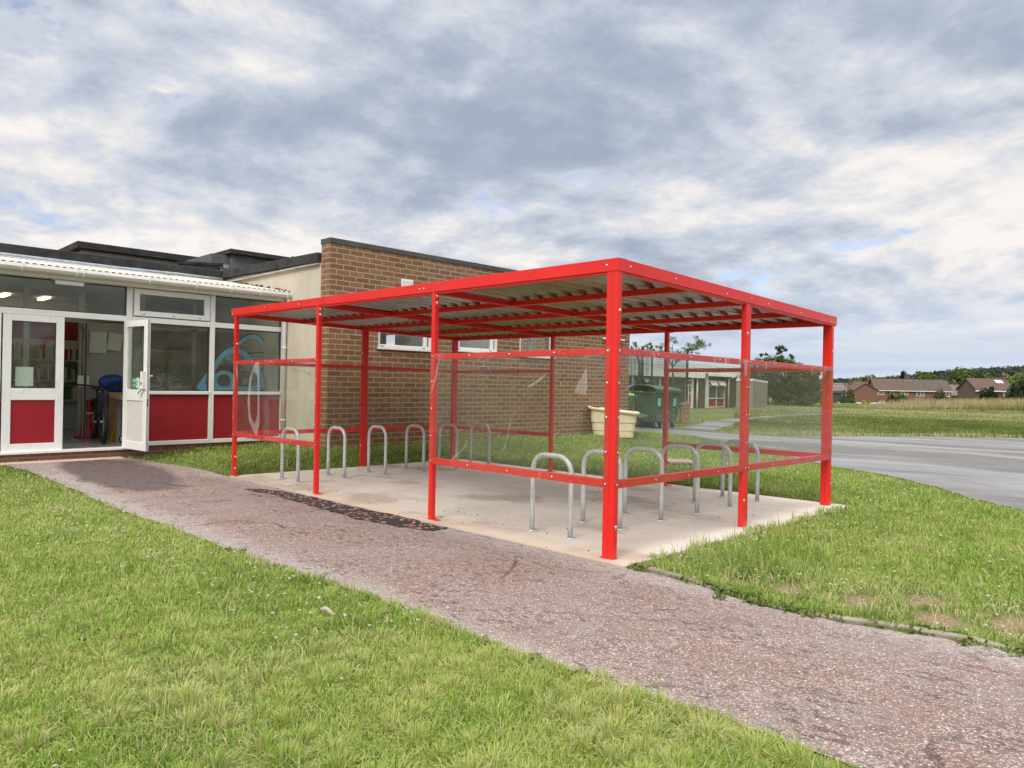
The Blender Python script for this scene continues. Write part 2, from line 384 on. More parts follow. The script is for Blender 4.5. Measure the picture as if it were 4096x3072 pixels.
def path_mat():
    t = NT('red_grey_asphalt'); v = t.coord()
    wear = t.ramp(t.noise(v, 1.2, 7, .66), [(.38, 0.), (.62, 1.)])
    base = t.mix(wear, (.205, .165, .153), (.185, .112, .095))
    base = t.mix(t.ramp(t.noise(v, 26, 6, .72), [(.38, 0.), (.66, .6)]), base, (.13, .085, .072))
    # pale edge strips
    sx = t.n('ShaderNodeSeparateXYZ'); t.l(v, sx.inputs[0])
    edge = t.ramp(t.math('ADD', t.math('ABSOLUTE', t.math('ADD', sx.outputs[0], .93)), t.math('MULTIPLY', t.noise(v, 1.1, 4), .45)), [(.78, 0.), (.98, 1.)])
    base = t.mix(t.math('MULTIPLY', edge, .7), base, (.27, .235, .222))
    # red stones and white aggregate, each grain its own place
    vd = t.voro(v, 33); vc = t.voro(v, 33, out='Color'); sr = t.n('ShaderNodeSeparateColor'); t.l(vc, sr.inputs[0])
    red = t.math('MULTIPLY', t.ramp(vd, [(.25, 1.), (.36, 0.)]), t.math('GREATER_THAN', sr.outputs[0], .66))
    base = t.mix(t.math('MULTIPLY', red, .75), base, t.mix(sr.outputs[1], (.34, .17, .135), (.25, .14, .115)))
    v2 = t.voro(v, 66); c2 = t.voro(v, 66, out='Color'); s2 = t.n('ShaderNodeSeparateColor'); t.l(c2, s2.inputs[0])
    wh = t.math('MULTIPLY', t.ramp(v2, [(.22, 1.), (.34, 0.)]), t.math('GREATER_THAN', s2.outputs[0], t.math('SUBTRACT', .89, t.math('MULTIPLY', edge, .07))))
    base = t.mix(t.math('MULTIPLY', wh, .85), base, (.66, .62, .59))
    v3 = t.voro(v, 160); c3 = t.voro(v, 160, out='Color'); s3 = t.n('ShaderNodeSeparateColor'); t.l(c3, s3.inputs[0])
    base = t.mix(t.math('MULTIPLY', t.math('GREATER_THAN', s3.outputs[2], .78), .5), base, (.5, .44, .41))
    pits = t.math('MULTIPLY', t.ramp(t.noise(t.coord(scale=(1.5, .7, 1), rot=(0, 0, rad(44))), 17, 5, .7), [(.56, 0.), (.63, 1.)]), t.ramp(t.noise(v, 1.6, 5), [(.42, .12), (.58, 1.)]))
    base = t.mix(t.math('MULTIPLY', pits, .5), base, (.06, .034, .03))
    # damp dark patch before the door
    dx = t.math('DIVIDE', t.math('ADD', sx.outputs[0], 1.15), .55); dy = t.math('DIVIDE', t.math('SUBTRACT', sx.outputs[1], 6.75), 1.5)
    dd = t.math('MULTIPLY', .5, t.math('ADD', t.math('SQRT', t.math('ADD', t.math('MULTIPLY', dx, dx), t.math('MULTIPLY', dy, dy))), t.math('MULTIPLY', t.noise(v, 1.7, 5), .6)))
    base = t.mix(t.ramp(dd, [(.58, .7), (.68, 0.)]), base, (.055, .038, .042))
    # a few cracks
    wv = t.n('ShaderNodeTexNoise'); wv.inputs['Scale'].default_value = 2.5; wv.inputs['Detail'].default_value = 5; t.l(v, wv.inputs['Vector'])
    vm = t.n('ShaderNodeVectorMath', operation='MULTIPLY_ADD'); vm.inputs[1].default_value = (.5, .5, 0); t.l(wv.outputs['Color'], vm.inputs[0]); t.l(v, vm.inputs[2])
    ce = t.voro(vm.outputs[0], .75, 'DISTANCE_TO_EDGE')
    crack = t.math('MULTIPLY', .8, t.math('MULTIPLY', t.ramp(ce, [(.004, 1.), (.0095, 0.)]), t.ramp(t.noise(v, .9, 2), [(.50, 0.), (.60, 1.)])))
    base = t.mix(crack, base, (.02, .014, .012))
    h = t.math('ADD', t.math('ADD', t.math('MULTIPLY', vd, -.6), t.math('MULTIPLY', pits, -1.2)), t.math('MULTIPLY', crack, -2))
    return t.done(t.pbr(base, .86, 0, t.bump(h, .7, .012), .3))
M['path'] = path_mat()
def tar_mat():
    t = NT('loose_black_tar'); v = t.coord()
    vd = t.voro(v, 22); vc = t.voro(v, 22, out='Color'); sr = t.n('ShaderNodeSeparateColor'); t.l(vc, sr.inputs[0])
    st = t.math('MULTIPLY', t.ramp(vd, [(.34, 1.), (.46, 0.)]), t.math('GREATER_THAN', sr.outputs[0], .38))
    c = t.mix(st, (.034, .026, .024), t.mix(sr.outputs[1], (.46, .25, .21), (.32, .15, .12)))
    return t.done(t.pbr(c, .8, 0, t.bump(st, .8, .012), .3))
M['tar'] = tar_mat()
def tarmac():
    t = NT('worn_tarmac'); v = t.coord()
    c = t.ramp(t.noise(v, .5, 7, .65), [(.3, (.07, .066, .061)), (.7, (.135, .127, .118))])
    c = t.mix(t.ramp(t.noise(v, 60, 4, .7), [(.4, 0.), (.7, .5)]), c, (.21, .2, .19))
    sheen_streak = t.ramp(t.noise(t.coord(scale=(1.3, .30, 1), rot=(0, 0, rad(-52))), .3, 8, .62, 1.2), [(.47, 0.), (.58, 1.)])
    c = t.mix(t.math('MULTIPLY', sheen_streak, .75), c, (.235, .235, .25))  # pale sky sheen of the wet streaks put into the base colour
    r = t.ramp(sheen_streak, [(0, .75), (1, .36)])
    return t.done(t.pbr(c, r, 0, t.bump(t.noise(v, 90, 4, .7), .35, .006), .5))
M['tarmac'] = tarmac()

def soil_grass():
    t = NT('ground_turf'); v = t.coord()
    a = t.ramp(t.noise(v, 14, 6, .7), [(.3, (.06, .08, .02)), (.55, (.12, .15, .04)), (.75, (.19, .19, .075))])
    big = t.ramp(t.noise(v, .22, 5), [(.35, (.12, .145, .045)), (.5, (.17, .19, .065)), (.68, (.22, .205, .10))])
    # far field
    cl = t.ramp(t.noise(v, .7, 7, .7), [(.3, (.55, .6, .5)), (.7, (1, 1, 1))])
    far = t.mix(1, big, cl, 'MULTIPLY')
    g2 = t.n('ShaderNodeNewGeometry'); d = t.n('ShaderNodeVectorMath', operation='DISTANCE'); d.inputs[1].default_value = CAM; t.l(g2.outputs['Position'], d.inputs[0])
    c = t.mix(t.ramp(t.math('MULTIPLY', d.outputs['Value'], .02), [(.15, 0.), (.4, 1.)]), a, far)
    sx = t.n('ShaderNodeSeparateXYZ'); t.l(v, sx.inputs[0]); acc = None
    for cx, cy, ra, rb in ((.26, -1.12, .17, .14), (.34, -1.5, .26, .14), (.30, -1.92, .22, .2), (.16, -.85, .10, .14), (.62, -1.75, .2, .14), (.5, -2.2, .3, .14)):
        dx = t.math('DIVIDE', t.math('SUBTRACT', sx.outputs[0], cx), ra); dy = t.math('DIVIDE', t.math('SUBTRACT', sx.outputs[1], cy), rb)
        q = t.math('SQRT', t.math('ADD', t.math('MULTIPLY', dx, dx), t.math('MULTIPLY', dy, dy))); acc = q if acc is None else t.math('MINIMUM', acc, q)
    f = t.ramp(t.math('MULTIPLY', t.math('ADD', acc, t.math('MULTIPLY', t.noise(v, 9, 7, .7), 1.7)), .45), [(.52, 1.), (.72, 0.)])
    c = t.mix(f, c, t.ramp(t.noise(v, 60, 5, .7), [(.3, (.10, .07, .042)), (.5, (.22, .165, .10)), (.7, (.40, .32, .2))]))
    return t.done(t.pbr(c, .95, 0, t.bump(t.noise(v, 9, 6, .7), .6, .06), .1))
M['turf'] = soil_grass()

def leafmat(name, stops, trans=.3, rough=.6, spec=.25):
    """leaves: each leaf has its own tint"""
    t = NT(name); at = t.n('ShaderNodeAttribute', attribute_name='tint')
    c = t.ramp(at.outputs['Fac'], stops)
    p = t.pbr(c, rough, 0, None, spec)
    tl = t.n('ShaderNodeBsdfTranslucent'); t.l(c, tl.inputs[0])
    m = t.n('ShaderNodeMixShader'); m.inputs[0].default_value = trans; t.l(p, m.inputs[1]); t.l(tl.outputs[0], m.inputs[2])
    return t.done(m.outputs[0])
M['grass'] = leafmat('grass_blades', [(0, (.095, .145, .02)), (.3, (.19, .305, .042)), (.6, (.315, .44, .085)), (.8, (.46, .50, .15)), (.9, (.50, .46, .22)), (1, (.60, .53, .33))], .38)
M['tallgrass'] = leafmat('tall_grass_blades', [(0, (.12, .17, .04)), (.4, (.24, .27, .085)), (.7, (.46, .37, .20)), (1, (.60, .43, .31))], .3)
M['fieldgrass'] = leafmat('field_grass_blades', [(0, (.085, .115, .03)), (.35, (.155, .20, .05)), (.6, (.24, .275, .085)), (.8, (.34, .34, .14)), (1, (.50, .43, .26))], .35)
M['leaf'] = leafmat('tree_leaves', [(0, (.03, .055, .014)), (.5, (.075, .12, .024)), (1, (.16, .205, .05))], .3)
M['leaflight'] = leafmat('light_tree_leaves', [(0, (.06, .10, .022)), (.5, (.125, .17, .04)), (1, (.22, .245, .08))], .3)
M['leafdark'] = leafmat('dark_tree_leaves', [(0, (.012, .024, .011)), (.5, (.028, .047, .018)), (1, (.06, .08, .028))], .25)
M['leafbrown'] = leafmat('brownish_shrub_leaves', [(0, (.06, .06, .022)), (.5, (.12, .10, .035)), (1, (.2, .15, .06))], .25)
M['leafyellow'] = leafmat('yellow_green_leaves', [(0, (.15, .2, .03)), (1, (.34, .36, .06))], .25)
M['wood'] = leafmat('woodland_leaves', [(0, (.022, .036, .026)), (.5, (.038, .056, .036)), (1, (.062, .08, .045))], .2)
M['petal'] = simple('white_petals', (.78, .77, .70), .7, 0, .04)
M['petaly'] = simple('yellow_petals', (.75, .55, .03), .7)
M['bark'] = simple('bark', (.07, .05, .035), .9, 0, .3, 8, .6, 40)
M['kerb'] = simple('old_kerb_concrete', (.24, .205, .165), .9, 0, .3, 9, .6, 60, .2, .5, (.08, .075, .05))
M['straw'] = simple('dry_straw_soil', (.27, .19, .11), .95, 0, .4, 22, .8, 90, .1)
M['tub'] = simple('cream_plastic', (.72, .61, .43), .5, 0, .08, 3, .05, 30, .4, .25, (.35, .28, .18))
M['bin'] = simple('green_bin_plastic', (.048, .085, .042), .5, 0, .2, 3, .08, 30, .5, .3, (.10, .125, .085))
M['binlite'] = simple('bright_green_bin_plastic', (.02, .095, .028), .5, 0, .2, 3)
M['binrim'] = simple('pale_green_lid', (.16, .42, .24), .5)
M['cyan'] = simple('turquoise_sticker', (.09, .44, .37), .5, 0, .12, 8)
M['steel'] = simple('castor_steel', (.4, .39, .37), .4, .7)
M['fencegreen'] = simple('fence_dark_green', (.016, .042, .032), .45, 0, .2, 6)
M['clad'] = simple('white_cladding', (.82, .82, .79), .6, 0, .1, 1, 0, 20, .3, .4, (.4, .39, .35))
M['pebble'] = simple('pebbledash', (.27, .245, .215), .95, 0, .3, 40, .7, 60, .1)
M['farwhite'] = simple('far_white_paint', (.74, .73, .70), .5)
M['tileR'] = None
def tiles(name, a, b, row=.32, vert=False):
    t = NT(name); v = t.coord(); n = t.noise(v, 1.6, 5)
    c = t.ramp(n, [(.3, a), (.7, b)])
    sx = t.n('ShaderNodeSeparateXYZ'); t.l(v, sx.inputs[0])
    sw = t.math('PINGPONG', sx.outputs[2], row / 2); c = t.mix(t.ramp(t.math('DIVIDE', sw, row / 2), [(.1, .6), (.35, 0.)]), c, tuple(k * .35 for k in a))
    if vert:
        sv = t.math('PINGPONG', sx.outputs[0], .2); c = t.mix(t.ramp(t.math('DIVIDE', sv, .2), [(.1, .5), (.4, 0.)]), c, tuple(k * .35 for k in a))
    return t.done(t.pbr(c, .85, 0, t.bump(sw, .5, .1), .2))
M['tileR'] = tiles('brown_roof_tiles', (.10, .062, .05), (.14, .088, .072))
M['tileG'] = tiles('grey_brown_roof_tiles', (.088, .07, .06), (.135, .105, .09), .32, True)
M['tileO'] = tiles('orange_red_roof_tiles', (.36, .075, .05), (.46, .11, .07))
M['tileD'] = tiles('dull_roof_tiles', (.15, .115, .105), (.19, .145, .13), .5)

# ------------------------------------------------------------------ camera, light, sky
cd = bpy.data.cameras.new('camera'); cam = bpy.data.objects.new('camera', cd); C.objects.link(cam); sc.camera = cam
cd.sensor_fit = 'HORIZONTAL'; cd.sensor_width = 36; cd.lens = 2870.0 / 4096 * 36; cd.clip_end = 6000; cd.clip_start = .05
fv = Vector((math.cos(PITCH) * math.cos(YAW), math.cos(PITCH) * math.sin(YAW), math.sin(PITCH)))
r0 = Vector((math.sin(YAW), -math.cos(YAW), 0)); d0 = fv.cross(r0)
rv = r0 * math.cos(ROLL) + d0 * math.sin(ROLL); dv = -r0 * math.sin(ROLL) + d0 * math.cos(ROLL)
cam.matrix_world = Matrix(((rv.x, -dv.x, -fv.x, CAM[0]), (rv.y, -dv.y, -fv.y, CAM[1]), (rv.z, -dv.z, -fv.z, CAM[2]), (0, 0, 0, 1)))

SUN_AZ, SUN_EL = rad(200), rad(42)           # the sun sits behind thin cloud, behind the camera and to its left
sl = bpy.data.lights.new('sun', 'SUN'); sl.energy = 1.5; sl.angle = rad(28); sl.color = (1, .95, .88)
so = bpy.data.objects.new('sun', sl); C.objects.link(so)
sd = Vector((math.cos(SUN_EL) * math.cos(SUN_AZ), math.cos(SUN_EL) * math.sin(SUN_AZ), math.sin(SUN_EL)))
so.rotation_euler = sd.to_track_quat('Z', 'Y').to_euler()

def make_world():
    w = bpy.data.worlds.new('World'); sc.world = w; w.use_nodes = True
    s = NT.__new__(NT); s.t = w.node_tree; s.t.nodes.clear(); s.mat = None
    out = s.n('ShaderNodeOutputWorld')
    sky = s.n('ShaderNodeTexSky', sky_type='NISHITA', sun_disc=False, sun_elevation=SUN_EL, sun_rotation=PI / 2 - SUN_AZ)
    skc = s.mix(1, sky.outputs[0], (.085, .085, .085), 'MULTIPLY')
    tc = s.n('ShaderNodeTexCoord'); nrm = s.n('ShaderNodeVectorMath', operation='NORMALIZE'); s.l(tc.outputs['Generated'], nrm.inputs[0])
    sp = s.n('ShaderNodeSeparateXYZ'); s.l(nrm.outputs[0], sp.inputs[0])
    z = s.math('MAXIMUM', sp.outputs[2], 0.0); zz = s.math('ADD', z, .24)
    cb = s.n('ShaderNodeCombineXYZ'); s.l(s.math('DIVIDE', sp.outputs[0], zz), cb.inputs[0]); s.l(s.math('DIVIDE', sp.outputs[1], zz), cb.inputs[1]); s.l(s.math('MULTIPLY', z, 1.2), cb.inputs[2])
    mp = s.n('ShaderNodeMapping'); mp.inputs['Location'].default_value = SKYLOC; mp.inputs['Rotation'].default_value = (0, 0, rad(-60)); s.l(cb.outputs[0], mp.inputs[0])
    P = mp.outputs[0]
    def cl(off):
        m = s.n('ShaderNodeMapping'); m.inputs['Location'].default_value = off; s.l(P, m.inputs[0]); Q = m.outputs[0]
        a = s.noise(Q, .58, 4, .5, .1); b = s.noise(Q, 1.75, 12, .62, .15); c = s.noise(Q, 7, 8, .68, .1)
        return s.math('ADD', s.math('ADD', s.math('MULTIPLY', a, .56), s.math('MULTIPLY', b, .37)), s.math('MULTIPLY', c, .07))
    d0, d1 = cl((0, 0, 0)), cl((.09, -.03, -.07))
    edge = s.math('MULTIPLY', s.math('SUBTRACT', d0, d1), 1.9)       # side of each lump turned to the low light
    val = s.math('ADD', d0, edge)
    val = s.math('ADD', val, s.ramp(z, [(.0, .0), (.10, .46), (.20, .44), (.33, .545), (.5, .56)]))
    val = s.math('SUBTRACT', val, .5)
    col = s.ramp(val, [(.28, (.79, .75, .72)), (.365, (.675, .665, .67)), (.43, (.555, .58, .635)), (.505, (.455, .497, .575)), (.58, (.37, .413, .50)), (.68, (.31, .353, .45))])
    # breaks where the blue shows
    gap = s.math('MULTIPLY', s.ramp(s.noise(P, 1.7, 7, .6, .2), [(.60, 0.), (.68, 1.)]), s.ramp(val, [(.40, 1.), (.47, 0.)]))
    col = s.mix(s.math('MULTIPLY', gap, .8), col, s.mix(1, skc, (1.3, 1.35, 1.6), 'MULTIPLY'))
    # thin level streaks of stratus near the horizon
    mp4 = s.n('ShaderNodeCombineXYZ'); s.l(s.math('MULTIPLY', sp.outputs[0], 1.6), mp4.inputs[0]); s.l(s.math('MULTIPLY', sp.outputs[1], 1.6), mp4.inputs[1]); s.l(s.math('MULTIPLY', sp.outputs[2], 34), mp4.inputs[2])
    st = s.noise(mp4.outputs[0], 1.0, 5, .55, .3)
    low = s.ramp(st, [(.34, (.39, .48, .64)), (.52, (.50, .58, .71)), (.68, (.65, .69, .74))])
    col = s.mix(s.ramp(z, [(.02, .9), (.15, 0.)]), col, low)
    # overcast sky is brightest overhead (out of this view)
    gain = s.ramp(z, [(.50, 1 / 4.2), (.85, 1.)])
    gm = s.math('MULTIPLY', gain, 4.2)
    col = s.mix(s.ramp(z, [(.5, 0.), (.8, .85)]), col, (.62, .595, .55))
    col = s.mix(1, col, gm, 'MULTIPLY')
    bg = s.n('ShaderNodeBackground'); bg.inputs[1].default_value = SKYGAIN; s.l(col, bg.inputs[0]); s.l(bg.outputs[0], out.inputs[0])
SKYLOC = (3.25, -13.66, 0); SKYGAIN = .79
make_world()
sc.view_settings.view_transform = 'Standard'; sc.view_settings.look = 'None'; sc.view_settings.gamma = 1; sc.view_settings.exposure = .64
sc.cycles.transparent_max_bounces = 24; sc.cycles.max_bounces = 7

# ------------------------------------------------------------------ ground, path, slab, tarmac
def axis(lo, hi, marks):
    """grid lines: fine near the scene, wider and wider further out"""
    a = [0.0]; x = 0
    s = .1
    pts = set()
    for k in np.arange(lo, hi, .16): pts.add(round(float(k), 4))
    for m in marks:
        for k in (-.12, -.06, -.03, 0, .03, .06, .12): pts.add(round(m + k, 4))
    st = .2; x = hi
    while x < 3000: pts.add(round(x, 4)); st *= 1.11; x += st
    st = .2; x = lo
    while x > -3000: pts.add(round(x, 4)); st *= 1.11; x -= st
    return np.array(sorted(pts))
ax = axis(-4, 13, [3.93]); ay = axis(-3, 10, [6.15])
GXX, GYY = np.meshgrid(ax, ay); GZ = g(GXX, GYY) - .004
nx, ny = len(ax), len(ay)
gv = np.stack([GXX, GYY, GZ], -1).reshape(-1, 3)
me = bpy.data.meshes.new('ground'); ii = (np.arange(ny - 1)[:, None] * nx + np.arange(nx - 1)[None]).reshape(-1)
me.from_pydata(gv.tolist(), [], np.stack([ii, ii + 1, ii + nx + 1, ii + nx], -1).tolist()); me.materials.append(M['turf'])
me.polygons.foreach_set('use_smooth', [True] * len(me.polygons))
ground = bpy.data.objects.new('ground', me); C.objects.link(ground); tag(ground, 'uneven green lawn and rising field stretching to a wooded hill', 'ground', None, 'structure')

def interp(pts, k=0):
    a = np.array(pts, float); o = np.argsort(a[:, 1]); a = a[o]
    return lambda y: np.interp(y, a[:, 1], a[:, 0])
PL = interp([(-1.60, -6), (-1.616, -2.18), (-1.64, -1.73), (-1.66, -1.43), (-1.69, -.98), (-1.715, -.4), (-1.708, .16), (-1.71, .67), (-1.766, 1.12), (-1.80, 2.2), (-1.81, 3.1), (-1.87, 4.4), (-1.86, 5.6), (-1.90, 6.4), (-2.03, 7.4), (-2.2, 8.3)])
PR = interp([(.02, -6), (-.007, -2.34), (-.064, -1.95), (-.19, -1.56), (-.21, -1.17), (-.10, -.75), (-.075, -.5), (-.075, .5), (-.07, 1.7), (-.085, 3.7), (-.09, 5.1), (-.11, 5.75), (-.16, 6.2), (-.34, 6.9), (-.55, 7.5), (-.74, 8.3)])
def strip_sheet(name, ys, fl, fr, n, m, lift, label, cat, jit=.02):
    b = MB(); rows = []
    for i, y in enumerate(ys):
        jl = (vnoise(y * 3, 7.3, .35) - .5) * jit * 2; jr = (vnoise(y * 3, 21.7, .35) - .5) * jit * 2
        for k in range(n + 1):
            t = k / n; x = (fl(y) + jl) * (1 - t) + (fr(y) + jr) * t; b.v.append((float(x), float(y), float(g(x, y)) + lift))
    for i in range(len(ys) - 1):
        for k in range(n): a = i * (n + 1) + k; b.f.append((a, a + 1, a + n + 2, a + n + 1)); b.m.append(0); b.smooth.append(True)
    o = b.build(name, m); return tag(o, label, cat, None, 'structure')
strip_sheet('path', np.arange(-6, 8.2, .1), PL, PR, 6, M['path'], .006, 'worn red and grey asphalt path leading to the school door', 'path')
# concrete slab under the shelter
b = MB(); sl_poly = []
SX0, SX1, SY0, SY1 = -.085, 3.93, -.16, 6.15
top = []
edge = [(SX0 + (vnoise(y, 3.1, .3) - .5) * .02, y) for y in np.arange(SY0, SY1, .15)] + [(x, SY1) for x in np.arange(SX0, SX1, .3)] + [(SX1, y) for y in np.arange(SY1, SY0, -.3)] + [(x, SY0) for x in np.arange(SX1, SX0, -.3)]
zt_ = lambda x, y: -.0057 * x - .0099 * y
n = len(edge)
b.add([(x, y, zt_(x, y) + .014) for x, y in edge] + [(x, y, zt_(x, y) - .12) for x, y in edge], [tuple(range(n))] + [(i, n + i, n + (i + 1) % n, (i + 1) % n) for i in range(n)])
tag(b.build('concrete_slab', M['concrete']), 'pale tan concrete slab under the red cycle shelter', 'slab', None, 'structure')
# loose tar along the slab
tp = [(-.42, 4.9), (-.33, 4.45), (-.36, 3.9), (-.40, 3.3), (-.43, 2.8), (-.45, 2.3), (-.36, 1.85), (-.25, 1.62), (-.12, 1.6), (-.10, 2.0), (-.095, 2.6), (-.10, 3.3), (-.105, 3.9), (-.14, 4.4), (-.24, 4.75)]
tpp = []
for i in range(len(tp)):
    p, q = tp[i], tp[(i + 1) % len(tp)]
    for k in range(6):
        t = k / 6; tpp.append((p[0] + (q[0] - p[0]) * t + random.uniform(-.035, .02), p[1] + (q[1] - p[1]) * t + random.uniform(-.03, .03)))
n = len(tpp); b = MB(); b.add([(x, y, zt_(x, y) + .013) for x, y in tpp], [tuple(range(n))])
tag(b.build('tar_patch', M['tar']), 'rough black tar with loose red stones along the slab edge', 'tarmac patch', None, 'structure')
# tarmac yard: between a near and a far edge
near = [(-6, -14), (.5, -7), (3.4, -3.4), (5.09, -1.47), (5.7, -.86), (6.76, -.09), (7.6, .85), (8.1, 1.7), (9.6, 3.3), (11.2, 5.0), (11.6, 6.1), (12.2, 7.2), (12.4, 8.4), (12.2, 10.5), (12, 13)]
far = [(60, -30), (40, -14), (27, -4.5), (22.6, -.8), (20.4, 1.16), (19.5, 2.3), (18.7, 3.2), (17.5, 4.1), (16.3, 4.9), (15.1, 6.1), (15.2, 7.1), (15.5, 8.1), (16.2, 9.6), (17.2, 12), (18, 14)]
def resample(pl, n):
    a = np.array(pl, float); L = np.r_[0, np.cumsum(np.hypot(*np.diff(a, axis=0).T))]; t = np.linspace(0, 1, n)
    u = np.linspace(0, len(pl) - 1, n); return np.stack([np.interp(u, np.arange(len(pl)), a[:, k]) for k in (0, 1)], -1)
N1, N2 = 110, 24; A = resample(near, N1); B = resample(far, N1); b = MB()
for i in range(N1):
    ja = (vnoise(i * .7, 1.3, 1) - .5) * .14; jb = (vnoise(i * .9, 5.3, 1) - .5) * .25
    for k in range(N2 + 1):
        t = k / N2; x, y = A[i] * (1 - t) + B[i] * t; x += (ja * (1 - t) + jb * t); b.v.append((x, y, float(g(x, y)) + .008))
for i in range(N1 - 1):
    for k in range(N2): a = i * (N2 + 1) + k; b.f.append((a, a + 1, a + N2 + 2, a + N2 + 1)); b.m.append(0); b.smooth.append(True)
tag(b.build('tarmac_yard', M['tarmac']), 'damp grey tarmac yard crossing behind the shelter', 'tarmac', None, 'structure')
TAR = np.vstack([A, B[::-1]])
# narrow far path
lo = [(15.3, 7.6), (15.9, 8.2), (20.9, 10.03), (23.8, 10.97), (33.8, 12.25), (44, 11.9), (56, 9.0)]; hi = [(15.9, 9.4), (17.2, 9.9), (21.55, 11.45), (25.5, 12.3), (36, 13.2), (45, 12.6), (57, 9.5)]
A2 = resample(lo, 60); B2 = resample(hi, 60); b = MB()
for i in range(60):
    for t in (0, .5, 1): x, y = A2[i] * (1 - t) + B2[i] * t; b.v.append((x, y, float(g(x, y)) + .016))
for i in range(59):
    for k in range(2): a = i * 3 + k; b.f.append((a, a + 1, a + 4, a + 3)); b.m.append(0); b.smooth.append(True)
tag(b.build('field_path', M['tarmac']), 'narrow dark asphalt path curving away over the field', 'path', None, 'structure')
PATH2 = np.vstack([A2, B2[::-1]])
# pavers sunk in the lawn behind the shelter
b = MB()
for i in range(3):
    for j in range(4):
        c = Vector((6.38 + .0, 3.47, 0)) + Vector((.66, -.75, 0)) * (j * .105 - .16) + Vector((.75, .66, 0)) * (i * .21 - .2)
        st = len(b.v); b.box(-.1, .1, -.048, .048, 0, .03); b.xf(Matrix.Translation((c.x, c.y, float(g(c.x, c.y)) + .03 + random.uniform(0, .004))) @ Matrix.Rotation(rad(41), 4, 'Z'), st)
tag(b.build('paving_bricks', simple('pinkish_paver', (.32, .22, .19), .85, 0, .2, 9, .3)), 'small patch of pinkish paving bricks sunk in the lawn', 'paving', None, 'structure')
# edging kerb along the path, right side
b = MB(); ys = np.arange(-.32, -6, -.3); pr = None
for y in ys:
    q = Vector((float(PR(y)) + .05 + (vnoise(y, 9, .4) - .5) * .03, y, float(g(0, y)) - .012 + (vnoise(y, 4, .5) - .5) * .03))
    if pr is not None: b.bar(pr, q + (pr - q) * .02, .055, .06)
    pr = q
tag(b.build('path_edging', M['kerb'], bevel=.008), 'old concrete path edging half buried in weeds', 'kerb', None, 'structure')
# ------------------------------------------------------------------ the cycle shelter
TW = .049
UA, VF = 6.235, 3.842                    # fascia length (Y) and depth (X)
def roofz(x, y, z=0): return 2.0085 - .0273 * x + .0035 * y + z       # underside of the fascia
shel = empty('cycle_shelter', (0, 0, 0), 0, 'bright red open cycle shelter with corrugated roof and clear side panels', 'shelter')
BOLT = None
def bolt(parent, p, nrm, r=.0060):
    """dome headed bolt as a sub-part"""
    global BOLT
    if BOLT is None:
        b = MB(); b.lathe([(0, .006), (.005, .0055), (.0085, .003), (.0095, 0), (.0125, 0), (.0125, -.001)], (0, 0, 0), 10)
        o = b.build('bolt', M['bolt'], parent); BOLT = o
    else:
        o = BOLT.copy(); C.objects.link(o); o.parent = parent
    o.location = p; o.rotation_euler = Vector(nrm).to_track_quat('Z', 'Y').to_euler(); o.scale = (r / .0085,) * 3
    return o
FRONT, SIDE = (-1, 0, 0), (0, -1, 0)
def post(x, y, plate=None, ztop=None):
    """one square tube standing on the slab, x and y its low corner"""
    z0 = zt_(x, y) + .014
    b = MB(); b.box(x + .0004, x + TW - .0004, y + .0004, y + TW - .0004, z0 + (.006 if plate else 0), roofz(x, y, .01) if ztop is None else ztop)
    o = b.build('post', M['red'], shel, bevel=.004)
    if plate:
        x0, x1, y0, y1 = plate; b = MB(); b.box(x0, x1, y0, y1, z0, z0 + .007); pl = b.build('base_plate', M['red'], o, bevel=.002)
    return o
PO = {}
PO['D'] = post(0, 0); PO['D2'] = post(0, TW, (-.006, .062, .052, .112))
PO['C'] = post(0, 2.003, (-.004, .055, 1.92, 2.055)); PO['B'] = post(0, 4.020, (-.004, .055, 3.94, 4.072)); PO['A'] = post(0, 6.108, (-.004, .055, 6.03, 6.16))
PO['E'] = post(1.848, 0); PO['E2'] = post(1.848 + TW, .006)
PO['F'] = post(3.730, 0); PO['F2'] = post(3.730, TW)
PO['J'] = post(3.730, 2.023, (3.71, 3.80, 1.96, 2.09)); PO['I'] = post(3.730, 3.955, (3.71, 3.80, 3.90, 4.02))
PO['H'] = post(3.730, 6.108); PO['H2'] = post(3.730 - TW, 6.108)
PO['G'] = post(1.930, 6.108); PO['G2'] = post(1.930 + TW, 6.108)
